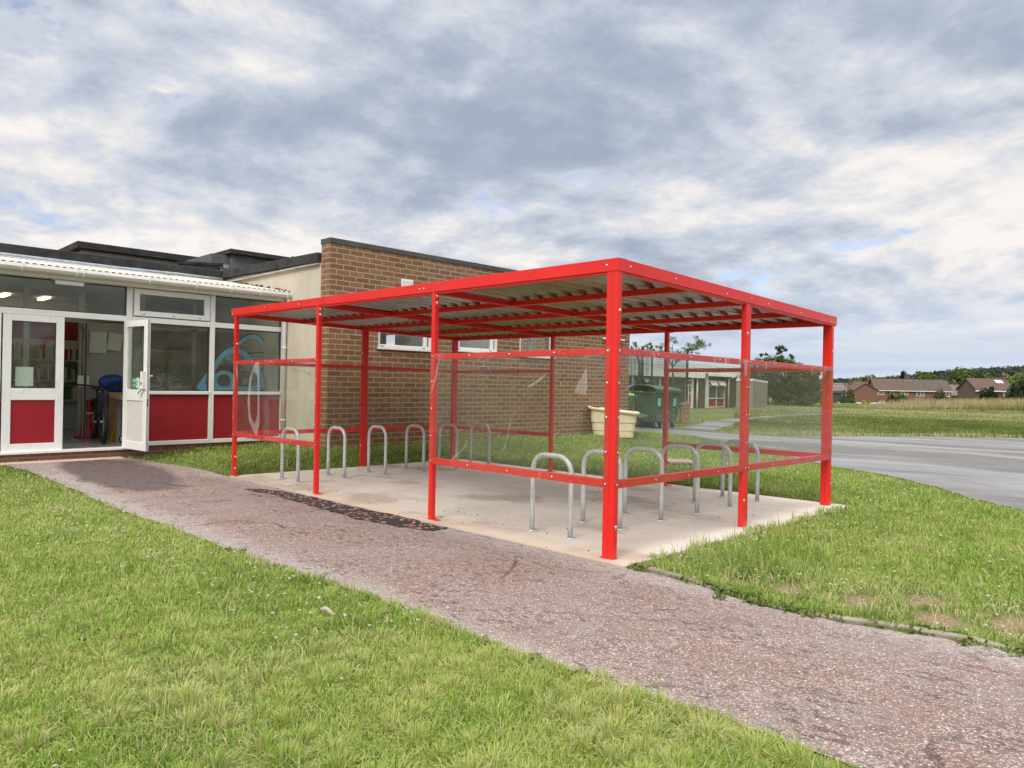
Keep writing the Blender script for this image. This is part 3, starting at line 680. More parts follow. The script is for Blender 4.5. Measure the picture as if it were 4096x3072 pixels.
# upper corner plates with two nuts on the middle front posts and the far middle posts
for k in ('C', 'B'):
    y0 = 2.003 if k == 'C' else 4.020
    b = MB(); b.prism([(.004, roofz(0, y0, -.13)), (.045, roofz(0, y0, -.13)), (.045, roofz(0, y0, 0)), (.004, roofz(0, y0, 0))], 'y', y0 - .0035, y0 - .0002)
    pl = b.build('bracket_plate', M['red'], PO[k], bevel=.0015)
    for dz in (-.035, -.095): bolt(PO[k], (.025, y0 - .0036, roofz(0, y0, dz)), SIDE, .011)
RU, RL = (1.430, 1.476), (.503, .558)     # heights of the upper and lower rails at the near corner
def rail(p0, p1, z0, z1, ax):
    """square rail; ax 'y' along the front, 'x' along the sides; p0 and p1 run along it"""
    b = MB(); d = .040
    if ax == 'y':
        x0 = p0[0]; za = lambda y: -.006 * y
        b.hexa([(x0, p0[1], z0 + za(p0[1])), (x0 + d, p0[1], z0 + za(p0[1])), (x0 + d, p1[1], z0 + za(p1[1])), (x0, p1[1], z0 + za(p1[1]))],
               [(x0, p0[1], z1 + za(p0[1])), (x0 + d, p0[1], z1 + za(p0[1])), (x0 + d, p1[1], z1 + za(p1[1])), (x0, p1[1], z1 + za(p1[1]))])
    else:
        y0 = p0[1]; za = lambda x: -.006 * x - .006 * y0
        b.hexa([(p0[0], y0, z0 + za(p0[0])), (p1[0], y0, z0 + za(p1[0])), (p1[0], y0 + d, z0 + za(p1[0])), (p0[0], y0 + d, z0 + za(p0[0]))],
               [(p0[0], y0, z1 + za(p0[0])), (p1[0], y0, z1 + za(p1[0])), (p1[0], y0 + d, z1 + za(p1[0])), (p0[0], y0 + d, z1 + za(p0[0]))])
    return b.build('rail', M['red'], shel, bevel=.003)
def panel(p0, p1, ax, q, mi):
    """clear sheet on the outer face of posts and rails"""
    z0, z1 = RL[0] - .004, RU[1] + .002; b = MB(); e = .0035
    if ax == 'y':
        za = lambda y: -.006 * y
        b.hexa([(q, p0, z0 + za(p0)), (q + e, p0, z0 + za(p0)), (q + e, p1, z0 + za(p1)), (q, p1, z0 + za(p1))], [(q, p0, z1 + za(p0)), (q + e, p0, z1 + za(p0)), (q + e, p1, z1 + za(p1)), (q, p1, z1 + za(p1))])
    else:
        yq = q; za = lambda x: -.006 * x - .006 * max(yq, 0)
        b.hexa([(p0, q, z0 + za(p0)), (p1, q, z0 + za(p1)), (p1, q + e, z0 + za(p1)), (p0, q + e, z0 + za(p0))], [(p0, q, z1 + za(p0)), (p1, q, z1 + za(p1)), (p1, q + e, z1 + za(p1)), (p0, q + e, z1 + za(p0))])
    return b.build('clear_panel', M['clear'][mi % 4], shel)
# front: near bay and far bay (the middle bay is the way in)
for (y0, y1, ka, kb, mi) in ((2 * TW, 2.003, 'D2', 'C', 0), (4.069, 6.108, 'B', 'A', 1)):
    ya, yb = (TW + .002, 2.05) if ka == 'D2' else (4.045, 6.155)
    for (z0, z1) in (RU, RL):
        rr = rail((0.0006, y0), (0.0006, y1), z0, z1, 'y')
        for k in range(1, 4):
            y = y0 + (y1 - y0) * k / 4; bolt(rr, (-.0062, y, (z0 + z1) / 2 - .006 * y), FRONT)
    panel(ya, yb, 'y', -.0062, mi)
    for key, y in ((ka, y0 - .022), (kb, y1 + .020)):
        for t in (0, .24, .5, .76, 1):
            z = RL[0] + .026 + (RU[0] - RL[0]) * t - .006 * y; bolt(PO[key], (-.0062, y, z), FRONT)
# right side: two bays
for (x0, x1, ka, kb, mi) in ((TW, 1.848, 'D', 'E', 2), (1.848 + 2 * TW, 3.730, 'E2', 'F', 3)):
    for (z0, z1) in (RU, RL):
        rr = rail((x0, .0006), (x1, .0006), z0, z1, 'x')
        for k in range(1, 4):
            x = x0 + (x1 - x0) * k / 4; bolt(rr, (x, -.0062, (z0 + z1) / 2 - .006 * x), SIDE)
    panel(x0 - .047, x1 + .047, 'x', -.0062, mi)
    for key, x in ((ka, x0 - .022), (kb, x1 + .022)):
        for t in (0, .24, .5, .76, 1):
            z = RL[0] + .026 + (RU[0] - RL[0]) * t - .006 * x; bolt(PO[key], (x, -.0062, z), SIDE)
# left side (two bays) and back (outer bays)
for (x0, x1, mi) in ((TW, 1.930, 1), (1.930 + 2 * TW, 3.730 - TW, 3)):
    for (z0, z1) in (RU, RL): rail((x0, 6.1164), (x1, 6.1164), z0 + .008, z1 + .008, 'x')
    panel(x0 - .02, x1 + .02, 'x', 6.1575, mi)
for (y0, y1, mi) in ((2 * TW, 2.023, 2), (3.955 + TW, 6.108, 0)):
    for (z0, z1) in (RU, RL): rail((3.7384, y0), (3.7384, y1), z0 - .022, z1 - .022, 'y')
    z0, z1 = RL[0] - .026, RU[1] - .02; b = MB(); b.box(3.7795, 3.783, y0 - .02, y1 + .02, z0, z1 - .02); b.build('clear_panel', M['clear'][mi], shel)
# odd bolts on the posts
for key, p, nn in (('D', (.030, -.0005, 1.735), SIDE), ('D', (.030, -.0005, .235), SIDE), ('E', (1.878, -.0005, 1.69), SIDE), ('E', (1.868, -.0005, .235), SIDE), ('F', (3.76, -.0005, 1.62), SIDE), ('F', (3.765, -.0005, .22), SIDE),
                   ('A', (.030, 6.1075, 1.66), SIDE), ('A', (.030, 6.1075, .20), SIDE), ('A', (.030, 6.1075, .05), SIDE), ('G', (1.9295, 6.13, 1.62), FRONT), ('G', (1.9295, 6.13, .25), FRONT)):
    bolt(PO[key], p, nn, .010)
# fascia: one folded board per side
def board(name, P0, P1, th, zl, zh, inward, par=shel):
    b = MB(); P0 = Vector(P0 + (0,)); P1 = Vector(P1 + (0,)); I = Vector(inward + (0,)) * th
    q = [P0, P1, P1 + I, P0 + I]
    return b.hexa([(p.x, p.y, roofz(p.x, p.y, zl)) for p in q], [(p.x, p.y, roofz(p.x, p.y, zh)) for p in q]).build(name, M['red'], par, bevel=.0015)
FZ = .088
f1 = board('fascia_board', (-.0035, -.0035), (-.0035, 2.20), .003, 0, FZ, (1, 0)); f1b = board('fascia_board', (-.0025, 2.2005), (-.0025, 4.43), .003, .0005, FZ - .001, (1, 0)); f1c = board('fascia_board', (-.0035, 4.4305), (-.0035, UA), .003, 0, FZ, (1, 0))
f2 = board('fascia_board', (-.0004, -.0035), (1.95, -.0035), .003, 0, FZ, (0, 1)); f2b = board('fascia_board', (1.9505, -.0025), (VF, -.0025), .003, .0003, FZ - .001, (0, 1))
f3 = board('fascia_board', (VF - .003, -.0005), (VF - .003, UA), .003, .0, FZ, (1, 0)); f4 = board('fascia_board', (-.0005, UA - .003), (VF - .003, UA - .003), .003, 0, FZ, (0, 1))
for y, z, fp in ((.10, .045, f1), (2.17, .04, f1), (2.23, .04, f1b), (4.46, .04, f1c), (5.3, .06, f1c), (6.20, .018, f1c)): bolt(fp, (-.0036, y, roofz(0, y, z)), FRONT)
for x, z, fp in ((.14, .045, f2), (.72, .045, f2), (1.50, .03, f2), (1.93, .05, f2), (2.25, .035, f2b), (2.95, .03, f2b), (3.70, .02, f2b)): bolt(fp, (x, -.0036, roofz(x, 0, z)), SIDE)
# rafters on the post lines (run front to back) and purlins (run along)
def beam(name, P0, P1, w, zl, zh):
    d = (Vector(P1) - Vector(P0)).normalized(); nrm = Vector((-d.y, d.x)) * (w / 2); b = MB()
    q = [Vector(P0) - nrm, Vector(P1) - nrm, Vector(P1) + nrm, Vector(P0) + nrm]
    return b.hexa([(p.x, p.y, roofz(p.x, p.y, zl)) for p in q], [(p.x, p.y, roofz(p.x, p.y, zh)) for p in q]).build(name, M['red'], shel, bevel=.003)
for y in (.026, 2.03, 4.045, 6.13): beam('rafter', (.05, y), (VF - .006, y), .042, -.016, .034)
for x in (.028, .972, 1.897, 2.84, 3.755):
    for (y0, y1) in ((.05, 2.008), (2.052, 4.023), (4.067, 6.108)): beam('purlin', (x, y0), (x, y1), .042, -.0165, .0335)
# corrugated sheet: trapezoid ridges running front to back
b = MB(); pitch = .178; prof = []; y = .002
while y < UA - .02:
    prof += [(y, .036), (y + .034, .036), (y + .050, .074), (y + pitch - .018, .074)]; y += pitch
prof = [q for q in prof if q[0] < UA - .004]
n = len(prof); xs = (.004, 1.0, 2.0, 3.0, VF - .006)
for x in xs:
    for (y, h) in prof: b.v.append((x, y, roofz(x, y, h)))
for i in range(len(xs) - 1):
    for k in range(n - 1): a = i * n + k; b.f.append((a, a + 1, a + n + 1, a + n)); b.m.append(0); b.smooth.append(False)
ro = b.build('roof_sheet', M['roof'], shel); sm = ro.modifiers.new('thick', 'SOLIDIFY'); sm.thickness = .0012
# end of the roof sheet poking above the near corner
b = MB(); b.box(.004, .10, .004, .06, roofz(0, 0, .086), roofz(0, 0, .0905)); b.build('roof_flashing', M['alu'], shel)
# pale translucent shapes lying on the sheets
def film_piece(pts, ax, q):
    b = MB(); n = len(pts)
    P = [(q, y, z) for y, z in pts] if ax == 'x' else [(y, q, z) for y, z in pts]
    b.add(P, [tuple(range(n))]); return b.build('film_scrap', M['film'], shel)
out_ = [(5.505, 1.42), (5.395, 1.42), (5.36, .67), (5.43, .51), (5.55, .58), (5.655, .70), (5.70, .93), (5.67, 1.2)]
inn_ = [(5.555, 1.30), (5.44, 1.26), (5.42, .76), (5.50, .655), (5.56, .70), (5.615, .78), (5.635, .95), (5.61, 1.15)]
b = MB(); n = len(out_); b.add([(-.0085, y, z) for y, z in out_ + inn_], [(i, (i + 1) % n, n + (i + 1) % n, n + i) for i in range(n)]); b.build('film_scrap', M['film'], shel)
film_piece([(.258, 1.345), (.244, 1.204), (.258, 1.146), (.366, 1.159), (.34, 1.224), (.30, 1.27)], 'x', -.0085)
for x, w, zl in ((1.28, .06, 1.395), (1.36, .02, 1.40), (1.46, .05, 1.36), (1.52, .018, 1.40), (1.70, .05, 1.38), (1.79, .07, 1.31), (3.2, .03, 1.34), (3.42, .02, 1.30), (3.52, .04, 1.37), (2.2, .03, 1.38)):
    film_piece([(x, 1.462), (x + w, 1.462), (x + w * random.uniform(.6, .95), zl + .02), (x + w * random.uniform(.1, .5), zl)], 'y', -.0085)

# ------------------------------------------------------------------ cycle stands
def make_stand():
    root = empty('cycle_stand', (0, 0, 0)); W = .41; H = .66; R = .021; b = MB()
    rc = .135; path = [(0, 0, 0.006), (0, 0, .2), (0, 0, H - R - rc)]
    for k in range(1, 9): a = PI / 2 * k / 8; path.append((0, rc - rc * math.cos(a), H - R - rc + rc * math.sin(a)))
    for k in range(0, 9): a = PI / 2 * k / 8; path.append((0, W - rc + rc * math.sin(a), H - R - rc + rc * math.cos(a)))
    path += [(0, W, .2), (0, W, .006)]
    t = b.tube(path, R, 16).build('hoop', M['galv'], root)
    for y in (.062, W - .062):
        b = MB(); b.tube([(-R - .0012, y, H - R - rc * .36 - .008), (-R + .004, y, H - R - rc * .36 - .008)], .0055, 8); b.build('tie_hole', M['dark_hole'], t)
    for y in (0, W):
        b = MB(); n = 20; pr = [(.062 * math.copysign(abs(math.cos(a)) ** .55, math.cos(a)), .032 * math.copysign(abs(math.sin(a)) ** .8, math.sin(a)) + y) for a in np.linspace(0, 2 * PI, n, endpoint=False)]
        pr = [(u, w) for (u, w) in pr]
        b.prism(pr, 'z', 0, .007); b.lathe([(.026, .007), (.0225, .013)], (0, y, 0), 16)
        pl = b.build('base_plate', M['galv'], root)
        b = MB()
        for s in (-1, 1): b.lathe([(.009, .007), (.009, .013), (.005, .0155), (0, .0155)], (s * .043, y, 0), 8)
        b.build('anchor_bolts', M['bolt'], pl)
    return root
proto = make_stand()
ordn = ['first', 'second', 'third', 'fourth', 'fifth', 'sixth']
first = True
for row, x0, sp, yy, gname in (('right', .327, .6153, .651, 'right-hand row of cycle stands'), ('left', .324, .643, 4.998, 'left-hand row of cycle stands')):
    for i in range(6):
        o = proto if first else copy_tree(proto); first = False
        x = x0 + sp * i + random.uniform(-.012, .012); y = yy + random.uniform(-.012, .012) + (.012 * i if row == 'left' else -.006 * i)
        o.location = (x, y, zt_(x, y + .2) + .014); o.rotation_euler = (0, 0, random.uniform(-.03, .03))
        where = {('right', 0): 'nearest the path, behind the near clear panel', ('right', 5): 'furthest from the path, beside the lawn', ('left', 0): 'nearest the path, behind the far front panel', ('left', 5): 'furthest from the path, by the back corner'}.get((row, i), ordn[i] + ' from the path')
        tag(o, 'galvanised hoop cycle stand in the %s row, %s' % ('right-hand' if row == 'right' else 'left-hand', where), 'cycle stand', gname)

# ------------------------------------------------------------------ the school
BX, BY = 1.77, 8.244                      # corner of glazed front and rendered wall
sch = empty('school_building', (BX, BY, .2), 0, 'single storey flat roofed school with brown brick wall and glazed red panelled entrance', 'school')
OFF = (BX, BY, .2)
def P_(mb, name, m, par=sch, bevel=0): return mb.build(name, m, par, OFF, bevel)
YB = 6.831; XE = 9.55; ZB = -.15
# brick block with window openings (Y = 6.831 face); the wall is built round the three openings
wins = [(2.678, 3.80, 1.765, 2.70), (4.315, 5.373, 1.80, 2.70), (5.952, 6.944, 1.765, 2.60)]
b = MB(); xs = [BX] + [v for w in wins for v in w[:2]] + [XE]; TH = .25
for i in range(0, len(xs) - 1):
    x0, x1 = xs[i], xs[i + 1]
    if i % 2 == 0: b.box(x0, x1, YB, YB + TH, ZB, 3.33)
    else:
        w = wins[i // 2]; b.box(x0, x1, YB, YB + TH, ZB, w[2]); b.box(x0, x1, YB, YB + TH, w[3], 3.33)
b.box(XE - .25, XE, YB + TH, YB + 5, ZB, 3.33)
me_ = P_(b, 'brick_wall', M['brick'])
b = MB(); b.box(BX - .008, XE + .015, YB - .014, YB + .27, 3.331, 3.412)
for x in (4.77, 7.8): b.box(x - .03, x + .03, YB - .016, YB + .272, 3.329, 3.414)
P_(b, 'coping', M['coping'], bevel=.004)
for wi, (x0, x1, z0, z1) in enumerate(wins):
    b = MB(); f = .055; yo = YB + .02
    b.box(x0, x1, yo, yo + .06, z0, z0 + f); b.box(x0, x1, yo, yo + .06, z1 - f, z1); b.box(x0, x0 + f, yo, yo + .06, z0 + f, z1 - f); b.box(x1 - f, x1, yo, yo + .06, z0 + f, z1 - f)
    if wi < 2: b.box(x1 - .16, x1 - .10, yo, yo + .06, z0 + f, z1 - f)
    b.box(x0 - .01, x1 + .03, YB - .035, yo - .001, z0 - .03, z0 - .002)
    wf = P_(b, 'window', M['white'], bevel=.004)
    b = MB(); b.box(x0 + f, x1 - f, yo + .025, yo + .031, z0 + f, z1 - f); P_(b, 'glass', M['glass'], wf)
    b = MB(); b.box(x0 + .07, x0 + .13, yo - .002, yo, z0 + .02, z0 + .032); b.box(x1 - .2, x1 - .15, yo - .002, yo, z0 + .02, z0 + .030); P_(b, 'drain_slot', M['alu'], wf)
    # room seen through: pale boards and clutter behind the pane
    b = MB(); b.box(x0 - .15, x1 + .15, YB + 1.6, YB + 1.62, 1.2, 3.0); P_(b, 'interior_wall', M['inwall'])
# grey switch box seen in the third window
b = MB(); b.box(6.30, 6.44, YB + .09, YB + .16, 2.12, 2.42); b.box(6.355, 6.385, YB + .10, YB + .13, 1.80, 2.12); P_(b, 'switch_box', simple('box_grey', (.3, .31, .3), .5))
b = MB(); b.box(3.117, 3.357, YB - .012, YB - .001, 2.60, 2.93)
for k in range(9): b.box(3.13, 3.345, YB - .018, YB - .0125, 2.62 + k * .034, 2.632 + k * .034)
P_(b, 'wall_vent', M['white'])
b = MB(); b.box(8.55, 9.25, YB - .09, YB - .001, 2.235, 2.262); b.bar((8.7, YB - .01, 2.17), (8.7, YB - .08, 2.24), .02, .02); b.bar((9.1, YB - .01, 2.17), (9.1, YB - .08, 2.24), .02, .02); P_(b, 'wall_shelf', M['white'])
# rendered wall between brick and glazing, and up to the roof behind
b = MB(); b.box(BX - .002, BX + .2, YB + .252, BY + .06, ZB, 3.05); b.box(BX, BX + .2, BY + .06, 11.2, 2.0, 3.10); P_(b, 'rendered_wall', M['cream'])
# flat roof edges
XO = BX - .07
b = MB(); b.hexa([(XO, YB + .262, 3.045), (BX + 3, YB + .262, 3.045), (BX + 3, 10.62, 3.115), (XO, 10.62, 3.115)], [(XO, YB + .262, 3.205), (BX + 3, YB + .262, 3.205), (BX + 3, 10.62, 3.27), (XO, 10.62, 3.27)])
b.box(-8, XO + 3, 10.625, 16, 3.10, 3.265)
for y in (7.9, 8.9, 9.8): b.box(XO - .004, XO + .03, y - .035, y + .035, 3.06 + (y - 7.09) * .02, 3.215 + (y - 7.09) * .0185)
P_(b, 'flat_roof', M['felt'], bevel=.012)
b = MB(); b.box(XO + .015, BX - .003, YB + .27, 10.6, 3.02, 3.05); P_(b, 'soffit', M['soffit'])
b = MB(); b.box(-8, BX - .01, 10.66, 10.72, 2.7, 3.098); P_(b, 'upstand', M['lead'])
# higher hall roof behind and tank housing on the flat roof
b = MB(); b.box(-.02, 14, 13.25, 24, 3.2, 3.72); P_(b, 'hall_wall', M['cream'])
b = MB(); b.box(-.16, 14.2, 13.05, 24, 3.722, 3.86); P_(b, 'hall_roof', M['felt'], bevel=.012)
b = MB(); b.box(2.28, 5.0, 11.55, 14.5, 3.2, 3.76); b.box(1.9, 2.285, 11.66, 14.4, 3.25, 3.74); P_(b, 'tank_housing', simple('tank_housing_felt', (.115, .112, .108), .8, 0, .25, 4, .4, 60))
b = MB(); b.box(2.2, 5.1, 11.45, 14.6, 3.762, 3.86); P_(b, 'tank_roof', M['felt'], bevel=.01)
b = MB(); b.box(1.15, 1.9, 11.2, 11.5, 3.27, 3.42); b.bar((1.1, 11.25, 3.40), (1.95, 11.25, 3.47), .12, .05); P_(b, 'roof_timber', M['felt'])
b = MB(); b.tube([(1.95, 11.52, 3.47), (2.05, 11.5, 3.52), (2.1, 11.52, 3.44), (2.2, 11.5, 3.5)], .015, 6); b.box(2.02, 2.2, 11.535, 11.55, 3.40, 3.54); P_(b, 'roof_repair', M['lead'])
# lean-to roof over the glazed front
b = MB(); pit = .085; x = -8; pr = []
while x < BX - .01: pr += [(x, 0), (x + .02, .0), (x + .034, .013), (x + .062, .013)]; x += pit
pr = [q for q in pr if q[0] < BX - .002]; n = len(pr); ysr = [(8.06, 2.652), (9.3, 2.848), (10.66, 3.06)]
for (y, z) in ysr:
    for (x, h) in pr: b.v.append((x, y, z + h))
for i in range(2):
    for k in range(n - 1): a = i * n + k; b.f.append((a, a + 1, a + n + 1, a + n)); b.m.append(0); b.smooth.append(False)
lo_ = P_(b, 'lean_to_roof', M['leanroof']); smd = lo_.modifiers.new('thick', 'SOLIDIFY'); smd.thickness = .004; smd.offset = 1
b = MB(); b.hexa([(-8, 9.7, 2.93), (.5, 9.75, 2.93), (.5, 10.6, 3.065), (-8, 10.6, 3.065)], [(-8, 9.7, 2.938), (.5, 9.75, 2.938), (.5, 10.6, 3.075), (-8, 10.6, 3.075)])
b.tube([(-8, 10.3, 3.02), (-2, 10.32, 3.03), (-.2, 10.3, 3.02), (.8, 10.34, 3.04), (1.6, 10.4, 3.04)], .045, 8); P_(b, 'flashing', M['lead'])
b = MB(); rr_ = random.Random(3)
for k in range(26):
    y = 8.1 + 2.4 * (k / 26) ** .9; z = 2.665 + (y - 8.06) * .148; s = rr_.uniform(.01, .045)
    b.hexa([(BX - s * 1.6, y - s, z), (BX, y - s, z), (BX, y + s, z), (BX - s, y + s, z + .01)], [(BX - s, y - s, z + s * .5), (BX, y - s, z + s), (BX, y + s, z + s * 1.3), (BX - s * .7, y + s * .6, z + s * .4)])
P_(b, 'torn_flashing', M['felt'])
# gutter with brackets, downpipe
b = MB(); gp = [(8.00, 2.645), (7.985, 2.60), (8.0, 2.565), (8.045, 2.548), (8.09, 2.565), (8.105, 2.60), (8.09, 2.645), (8.08, 2.645), (8.085, 2.60), (8.045, 2.562), (8.005, 2.60), (8.01, 2.645)]
b.prism(gp, 'x', -8, BX + .03); gu = P_(b, 'gutter', M['gutter'])
for x in (-3.4, -1.98, -1.36, -1.28, -.44, .22, .76, 1.22, 1.68):
    b = MB(); b.prism([(7.978, 2.65), (7.975, 2.59), (7.995, 2.555), (8.045, 2.538), (8.1, 2.558), (8.115, 2.6), (8.1, 2.56), (8.045, 2.546), (7.998, 2.563), (7.983, 2.6), (7.986, 2.65)], 'x', x - .012, x + .012); P_(b, 'gutter_bracket', M['white'], gu)
b = MB(); b.tube([(BX - .04, 8.05, 2.56), (BX - .04, 8.05, 2.47), (BX - .05, 8.12, 2.40), (BX - .05, 8.15, 2.30), (BX - .05, 8.15, .18)], .034, 12)
for z in (1.72, .52): b.tube([(BX - .05, 8.15, z), (BX - .05, 8.15, z + .03)], .041, 12); b.box(BX - .05, BX + .03, 8.14, 8.18, z, z + .025)
P_(b, 'downpipe', M['white'])
b = MB(); b.box(-8, BX - .01, 8.10, 8.20, 2.50, 2.62); P_(b, 'eaves_board', M['gutter'])
# glazed front: frames
def fr(x0, x1, z0, z1, t, y0=BY, d=.07):
    b = MB(); b.box(x0, x0 + t, y0, y0 + d, z0, z1); b.box(x1 - t, x1, y0, y0 + d, z0, z1); b.box(x0 + t, x1 - t, y0, y0 + d, z0, z0 + t); b.box(x0 + t, x1 - t, y0, y0 + d, z1 - t, z1); return b
for x0, x1 in ((-5.2, -5.1), (-3.7, -3.6), (-.665, -.585), (.530, .608), (1.715, 1.768)):
    b = MB(); b.box(x0, x1, BY - .004, BY + .08, .20, 2.5); P_(b, 'mullion', M['white'], bevel=.006)
def bar_(x0, x1, y, z0, z1, name): b = MB(); b.box(x0, x1, y, BY + .08, z0, z1); return P_(b, name, M['white'], bevel=.006)
for x0, x1 in ((-3.6, -.665), (-.585, .530), (.608, 1.715)): bar_(x0, x1, BY - .008, 2.002, 2.082, 'transom')
bar_(-8, 1.768, BY - .002, 2.502, 2.56, 'head_frame')
for x0, x1 in ((-.585, .530), (.608, 1.715)): bar_(x0, x1, BY - .02, .955, 1.005, 'window_sill'); bar_(x0, x1, BY - .012, .20, .262, 'bottom_rail')
bar_(-5.1, -3.7, BY - .012, .2, .262, 'bottom_rail')
for x0, x1 in ((-.585, .530), (.608, 1.715)):
    b = MB(); b.box(x0, x1, BY + .02, BY + .05, .262, .955); P_(b, 'red_panel', M['redpanel'])
    b = MB(); b.box(x0, x1, BY + .03, BY + .037, 1.005, 2.002); P_(b, 'glass', M['glass'])
    b = fr(x0, x1, 1.005, 2.002, .014, BY + .01, .05); P_(b, 'gasket', M['alu'])
# opening fanlight over the middle bay; fixed ones left and right
b = fr(-.57, .515, 2.095, 2.49, .075, BY - .022, .06); fw = P_(b, 'window', M['white'], bevel=.006)
b = MB(); b.box(-.495, .44, BY + .01, BY + .016, 2.17, 2.415); P_(b, 'glass', M['glass'], fw)
b = MB()
for x in (-.44, -.02, .36): b.box(x - .018, x + .018, BY - .024, BY - .0225, 2.118, 2.128)
P_(b, 'drain_slot', M['alu'], fw)
b = MB(); b.box(.608, 1.715, BY + .03, BY + .037, 2.082, 2.502); P_(b, 'glass', M['glass'])
b = MB(); b.box(-3.6, -.665, BY + .03, BY + .037, 2.082, 2.502); P_(b, 'glass', M['glass'])
b = fr(-3.6, -.665, 2.082, 2.502, .014, BY + .01, .05); P_(b, 'gasket', M['alu'])
b = fr(.608, 1.715, 2.082, 2.502, .014, BY + .01, .05); P_(b, 'gasket', M['alu'])
# closed leaf on the left
def leaf_mesh(w, h, t=.045):
    """a door leaf in its own plane: x along, y thickness, z up"""
    s = .095; b = MB()
    b.box(0, s, 0, t, 0, h); b.box(w - s, w, 0, t, 0, h); b.box(s, w - s, 0, t, 0, .115); b.box(s, w - s, 0, t, .69, .845); b.box(s, w - s, 0, t, h - .085, h)
    return b
def place(o, M4):
    o.data.transform(M4)
LW = .69
for x0 in (-2.13, -2.84):
    b = leaf_mesh(LW, 1.815); b.xf(Matrix.Translation((x0, BY - .012, .185))); dl = P_(b, 'door', M['doorwhite'], bevel=.004)
    dl['label'] = 'closed white door leaf with red lower panel'
    b = MB(); b.box(x0 + .095, x0 + LW - .095, BY + .012, BY + .019, 1.03, 1.915); P_(b, 'glass', M['glass'], dl)
    b = MB(); b.box(x0 + .095, x0 + LW - .095, BY + .004, BY + .024, .30, .875); P_(b, 'panel', M['redpanel'], dl)
    b = fr(x0 + .095, x0 + LW - .095, 1.03, 1.915, .012, BY - .004, .02); P_(b, 'gasket', M['alu'], dl)
# open leaf, swung out
ang = rad(-82); hx, hy = -.70, BY - .012
T4 = Matrix.Translation((hx, hy, .185)) @ Matrix.Rotation(ang, 4, 'Z')
b = leaf_mesh(LW, 1.815); b.xf(T4); dl = P_(b, 'door', M['doorwhite'], bevel=.004); dl['label'] = 'white door leaf standing open with a fire exit sticker'
b = MB(); b.box(.095, LW - .095, .018, .025, .845, 1.73); b.xf(T4); P_(b, 'glass', M['glass'], dl)
b = MB(); b.box(.095, LW - .095, .012, .034, .115, .69); b.xf(T4); P_(b, 'panel', upvc('grubby_white_panel', (.70, .68, .64), .55), dl)
b = MB(); b.box(LW - .004, LW + .0015, .012, .018, 0, 1.815); b.box(LW - .004, LW + .0015, .028, .033, 0, 1.815); b.box(LW - .002, LW + .0025, .018, .028, .62, .72); b.xf(T4); P_(b, 'gasket', M['alu'], dl)
b = MB(); b.box(LW - .085, LW - .02, -.045, -.001, .86, 1.10); b.bar((LW - .06, -.03, .89), (LW - .15, -.05, .79), .035, .022); b.box(LW - .07, LW - .035, -.047, -.044, .92, .95, 1)
b.tube([(LW - .05, .046, 1.04), (LW - .05, .09, 1.04), (LW - .05, .10, 1.04), (LW - .12, .10, 1.03)], .011, 8); b.xf(T4)
P_(b, 'handle', [M['white'], M['alu']], dl, .003)
def text_geo(body, size):
    cu = bpy.data.curves.new('txt', 'FONT'); cu.body = body; cu.size = size; cu.resolution_u = 2; cu.space_character = 1.05
    o = bpy.data.objects.new('txt', cu); C.objects.link(o); bpy.context.view_layer.update()
    me = o.evaluated_get(bpy.context.evaluated_depsgraph_get()).to_mesh()
    vs = [tuple(v.co) for v in me.vertices]; fs = [tuple(p.vertices) for p in me.polygons]
    o.to_mesh_clear(); bpy.data.objects.remove(o); bpy.data.curves.remove(cu)
    w = max(v[0] for v in vs); return [(v[0], 0, v[1]) for v in vs], fs, w
b = MB(); sx, sz = LW - .445, .857
b.box(sx, sx + .29, -.001 + .016, .0172, sz, sz + .165, 0)
for body, dz in (('FIRE', .090), ('EXIT', .020)):
    vs, fs, w = text_geo(body, .066); b.add([(sx + .012 + v[0] * (.105 / w), .0145, sz + dz + v[2]) for v in vs], fs, 1)
yy = .0144
def quad_(pts, mi=1): b.add([(sx + u, yy, sz + w) for u, w in pts], [tuple(range(len(pts)))], mi)
quad_([(.128, .012), (.205, .012), (.205, .152), (.128, .152)])                           # pale panel of the running figure
yy = .0140
for pts in ([(.152, .128), (.166, .128), (.166, .142), (.152, .142)], [(.140, .085), (.170, .120), (.178, .112), (.160, .075), (.150, .07)], [(.150, .075), (.162, .07), (.172, .03), (.160, .03)], [(.150, .075), (.142, .05), (.128, .045), (.128, .057), (.138, .062)], [(.166, .112), (.186, .10), (.184, .092), (.166, .10)], [(.14, .1), (.155, .118), (.15, .124), (.134, .106)]): quad_(pts, 0)
yy = .0144
quad_([(.212, .02), (.262, .02), (.262, .13), (.212, .13)]); yy = .0140; quad_([(.220, .028), (.254, .028), (.254, .122), (.220, .122)], 0)
b.xf(T4); P_(b, 'fire_exit_sticker', [M['green_sign'], M['sign_white']], dl)
# threshold, plinth, strip of concrete at the door
b = MB(); b.box(-8, -.55, BY - .06, BY + .08, .165, .199); P_(b, 'threshold', M['white'], bevel=.004)
b = MB(); b.box(-8, -.52, BY - .03, BY + .10, -.2, .164); b.box(-.56, BX - .01, BY + .01, BY + .12, -.2, .198); P_(b, 'plinth', M['plinth'])
b = MB(); b.box(-2.6, -.72, BY - .24, BY - .032, -.16, .068); P_(b, 'door_step', M['concrete'], bevel=.01)
# lamp over the door
b = MB(); b.box(-1.575, -1.24, BY - .11, BY - .03, 2.435, 2.485, 0); b.box(-1.60, -1.22, BY - .09, BY - .0225, 2.486, 2.51, 1); b.bar((-1.70, BY - .04, 2.515), (-1.16, BY - .04, 2.505), .03, .025, 1); b.tube([(-1.30, BY - .05, 2.53), (-1.30, BY - .10, 2.53)], .022, 10, 1)
P_(b, 'light_fitting', [simple('lamp_diffuser', (.8, .8, .78), .3), M['gutter']], bevel=.006)
